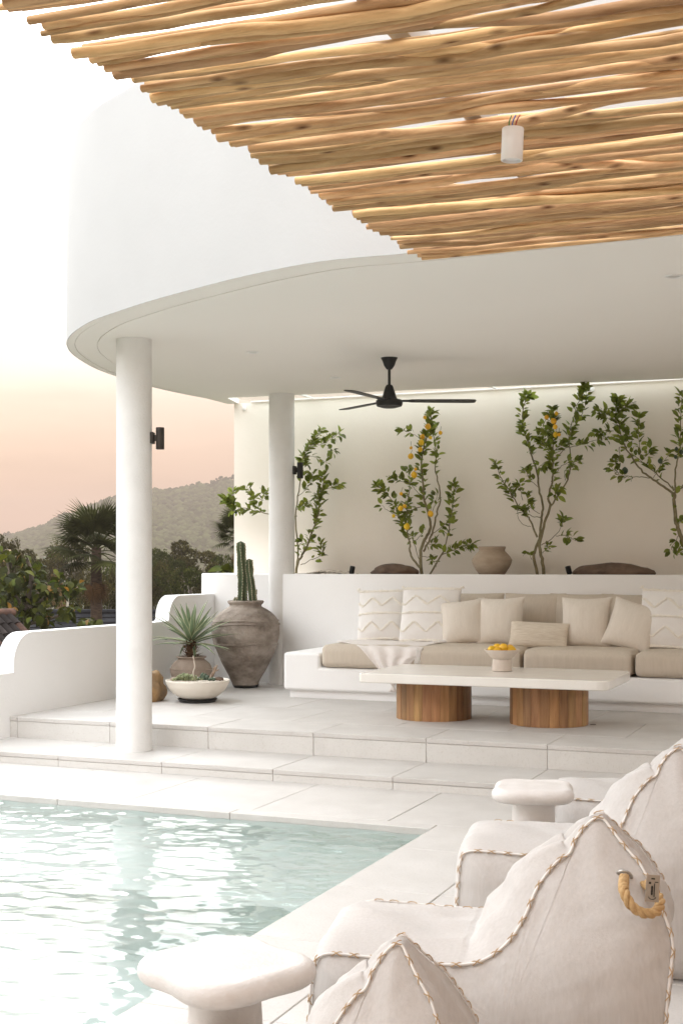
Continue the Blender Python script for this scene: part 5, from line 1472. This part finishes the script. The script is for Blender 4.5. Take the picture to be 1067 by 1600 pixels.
# big leaved tree at the left
m_teakl = M('big green leaf', (.075, .082, .009), (.028, .038, .007), rough=.6, spec=.12, vscale=4, rnd=.5, hrnd=.03, trans=.35)
m_teakf = M('big leaf mass', (.042, .045, .007), (.017, .021, .005), rough=.6, spec=.12, vscale=4, island=.5, trans=.35)
m_teaky = M('yellowing leaf', (.26, .12, .015), (.18, .10, .015), rough=.5, vscale=4, rnd=.3, trans=.3)
tl = [leaf_mesh(.25, .085, .25, .35, m_teakl), leaf_mesh(.22, .08, -.2, .55, m_teakl), leaf_mesh(.19, .07, .1, .8, m_teakl)]; ty = leaf_mesh(.2, .07, .1, .6, m_teaky)
def big_leaf_tree(label, base_px, d, clusters, stems, seed):
    rr = random.Random(seed); b = atd(base_px[0], base_px[1], d); gz = ground_z(b.x, b.y)
    g = thing('big_leaf_tree', label, 'tree', (b.x, b.y, gz)); o_ = Vector(g.location)
    for k, (pts, r_) in enumerate(stems):
        P = [atd(x, y, d + rr.uniform(-.3, .3)) - o_ for x, y in pts]
        if k == 0: P[0] = Vector((P[0].x, P[0].y, -.1))
        mk('trunk' if k == 0 else 'branch', tube(catmull(P, 5), lambda t: r_ * (1 - .6 * t), 7), m_trunk if k < 4 else m_twig, g)
    extra = []
    for (x, y, rx, ry, n_, yel) in clusters:
        for li in range(int(n_ * 2.2)):
            c = atd(x, y, d + rr.gauss(0, .45)) - o_
            q = c + Vector((cA, sA, 0)) * (rr.gauss(0, .55) * rx / F * d) + Vector((0, 0, rr.gauss(0, .55) * ry / F * d))
            dr = Vector((rr.gauss(0, 1), rr.gauss(0, 1), rr.gauss(-.35, .5))).normalized(); qt = dr.to_track_quat('X', 'Z')
            me = ty if rr.random() < yel else rr.choice(tl); qr = qt @ Euler((rr.uniform(-.9, .9), 0, 0)).to_quaternion(); s = rr.uniform(.6, 1.15)
            if li < n_:
                o = obj('leaf', me, g, q); o.rotation_euler = qr.to_euler(); o.scale = (s, s, s)
            else:
                extra.append(xf(([v_.co for v_ in me.vertices], [tuple(f.vertices) for f in me.polygons]), Matrix.Translation(q) @ qr.to_matrix().to_4x4() @ Matrix.Scale(s, 4)))
    mk('foliage', join(*extra), m_teakf, g, ang=180)['kind'] = 'stuff'
big_leaf_tree('tree with big green and yellowing leaves behind the low terrace wall', (45, 985), 30,
              [(25, 905, 30, 16, 34, .04), (52, 893, 22, 14, 26, .04), (70, 915, 12, 14, 14, .35), (15, 930, 24, 14, 26, .05), (40, 955, 24, 18, 34, .12), (70, 965, 16, 14, 22, .1), (100, 915, 13, 18, 16, .12),
               (118, 915, 14, 10, 12, .04), (108, 950, 14, 8, 14, .08), (12, 865, 12, 10, 12, .1), (38, 872, 8, 8, 6, .3), (140, 972, 16, 5, 12, .05), (60, 935, 20, 20, 24, .1), (5, 960, 14, 20, 18, .05)],
              [([(45, 1100), (42, 980), (45, 930), (50, 900), (42, 872)], .10), ([(44, 960), (20, 920), (10, 868)], .05), ([(45, 950), (75, 930), (72, 910)], .05), ([(44, 975), (85, 965), (110, 950)], .05), ([(106, 948), (106, 925), (102, 908)], .03)], 6)
big_leaf_tree('bright yellow green shrub peeping over the wall behind the cactus urn', (352, 900), 20,
              [(352, 890, 8, 4, 22, .0)], [([(352, 960), (352, 893)], .04)], 8)

# hazy wooded hill
ridge = [(-900, 900), (-500, 880), (-150, 862), (0, 845), (30, 836), (60, 828), (95, 813), (130, 800), (165, 785), (200, 776), (240, 770), (275, 768), (310, 762), (350, 756), (380, 752), (450, 748), (700, 760), (1000, 790), (1600, 860), (2400, 890)]
def ry_(x):
    for (a, b), (c, d) in zip(ridge, ridge[1:]):
        if a <= x <= c: return b + (d - b) * (x - a) / (c - a)
    return 895
m_hill = M('hill woodland floor', (.035, .04, .018), (.028, .032, .014), spec=0, rough=1, vscale=.05)
HD = 1150.0
def hill_pt(x, f_):
    top = atd(x, ry_(x), HD); d = 540 + (HD - 540) * f_
    p_ = atd(x, 885, d); z0 = -12
    z = z0 + (top.z - z0) * (f_ ** 1.25)
    z += (3.5 * noise.noise(Vector((p_.x * .012, p_.y * .012, 0)))) * min(1, f_ * 3) * (1 - .7 * f_)
    return Vector((p_.x, p_.y, z))
xs = [-700 + 25 * i for i in range(100)]; fs = [i / 24 for i in range(25)]
HV = [hill_pt(x, f_) for f_ in fs for x in xs] + [hill_pt(x, 1) + (hill_pt(x, 1) - hill_pt(x, .6)).normalized() * 90 + Vector((0, 0, -70)) for x in xs]
nx = len(xs); HF = [(j * nx + i, j * nx + i + 1, (j + 1) * nx + i + 1, (j + 1) * nx + i) for j in range(len(fs)) for i in range(nx - 1)]
tag(mk('hill', (HV, HF), m_hill, ang=180), kind='structure')
def hill_forest():
    rr = random.Random(12); V = []; Fc = []
    base = [ico(1, 1, (1, 1, .8), .35, 1.6, s) for s in range(4)]
    P = []
    for _ in range(13000):
        x = rr.uniform(-60, 460); f_ = rr.random() ** .6
        if rr.random() < .12: f_ = rr.uniform(.97, 1.0)
        p_ = hill_pt(x, f_); s = rr.uniform(1.5, 3.3) * (1 if f_ < .97 else rr.choice([.5, .7, .9, 1.1]))
        m_ = Matrix.Translation(p_ + Vector((0, 0, s * .5))) @ Matrix.Rotation(rr.uniform(0, 6), 4, 'Z') @ Matrix.Diagonal((s, s, s * rr.uniform(.8, 1.3), 1))
        P.append(xf(base[rr.randrange(4)], m_))
    for x, h in ((84, 2.5), (96, 3), (300, 2.5), (310, 3), (335, 2.5), (345, 4), (352, 3.4), (359, 3), (366, 4), (286, 2), (8, 3), (46, 2)):
        for _ in range(30):
            p_ = hill_pt(x + rr.gauss(0, 2.6), 1) + Vector((0, 0, rr.uniform(0, h * 1.8)))
            s = rr.uniform(.7, 1.8); P.append(xf(base[rr.randrange(4)], Matrix.Translation(p_) @ Matrix.Scale(s, 4)))
    return join(*P)
m_hf = M('hill tree canopy', (.05, .055, .022), (.04, .044, .018), rough=1, spec=.0, vscale=.1, island=.6)
tag(mk('hill_forest', hill_forest(), m_hf, ang=180), 'hazy wooded hillside rising behind the palms', 'forest', kind='stuff')

# ------------------------------------------------------------------ haze
hz = bpy.data.materials.new('evening haze'); hz.use_nodes = True; t = hz.node_tree; t.nodes.clear()
o = N('ShaderNodeOutputMaterial', t); pv = N('ShaderNodeVolumePrincipled', t)
pv.inputs['Color'].default_value = (.47, .385, .34, 1); pv.inputs['Density'].default_value = .00062; pv.inputs['Anisotropy'].default_value = .0
t.links.new(pv.outputs[0], o.inputs['Volume'])
hb = mk('haze', box(-1600, 1600, -1600, 1600, -26, 100), hz, smooth=False); tag(hb, kind='stuff')
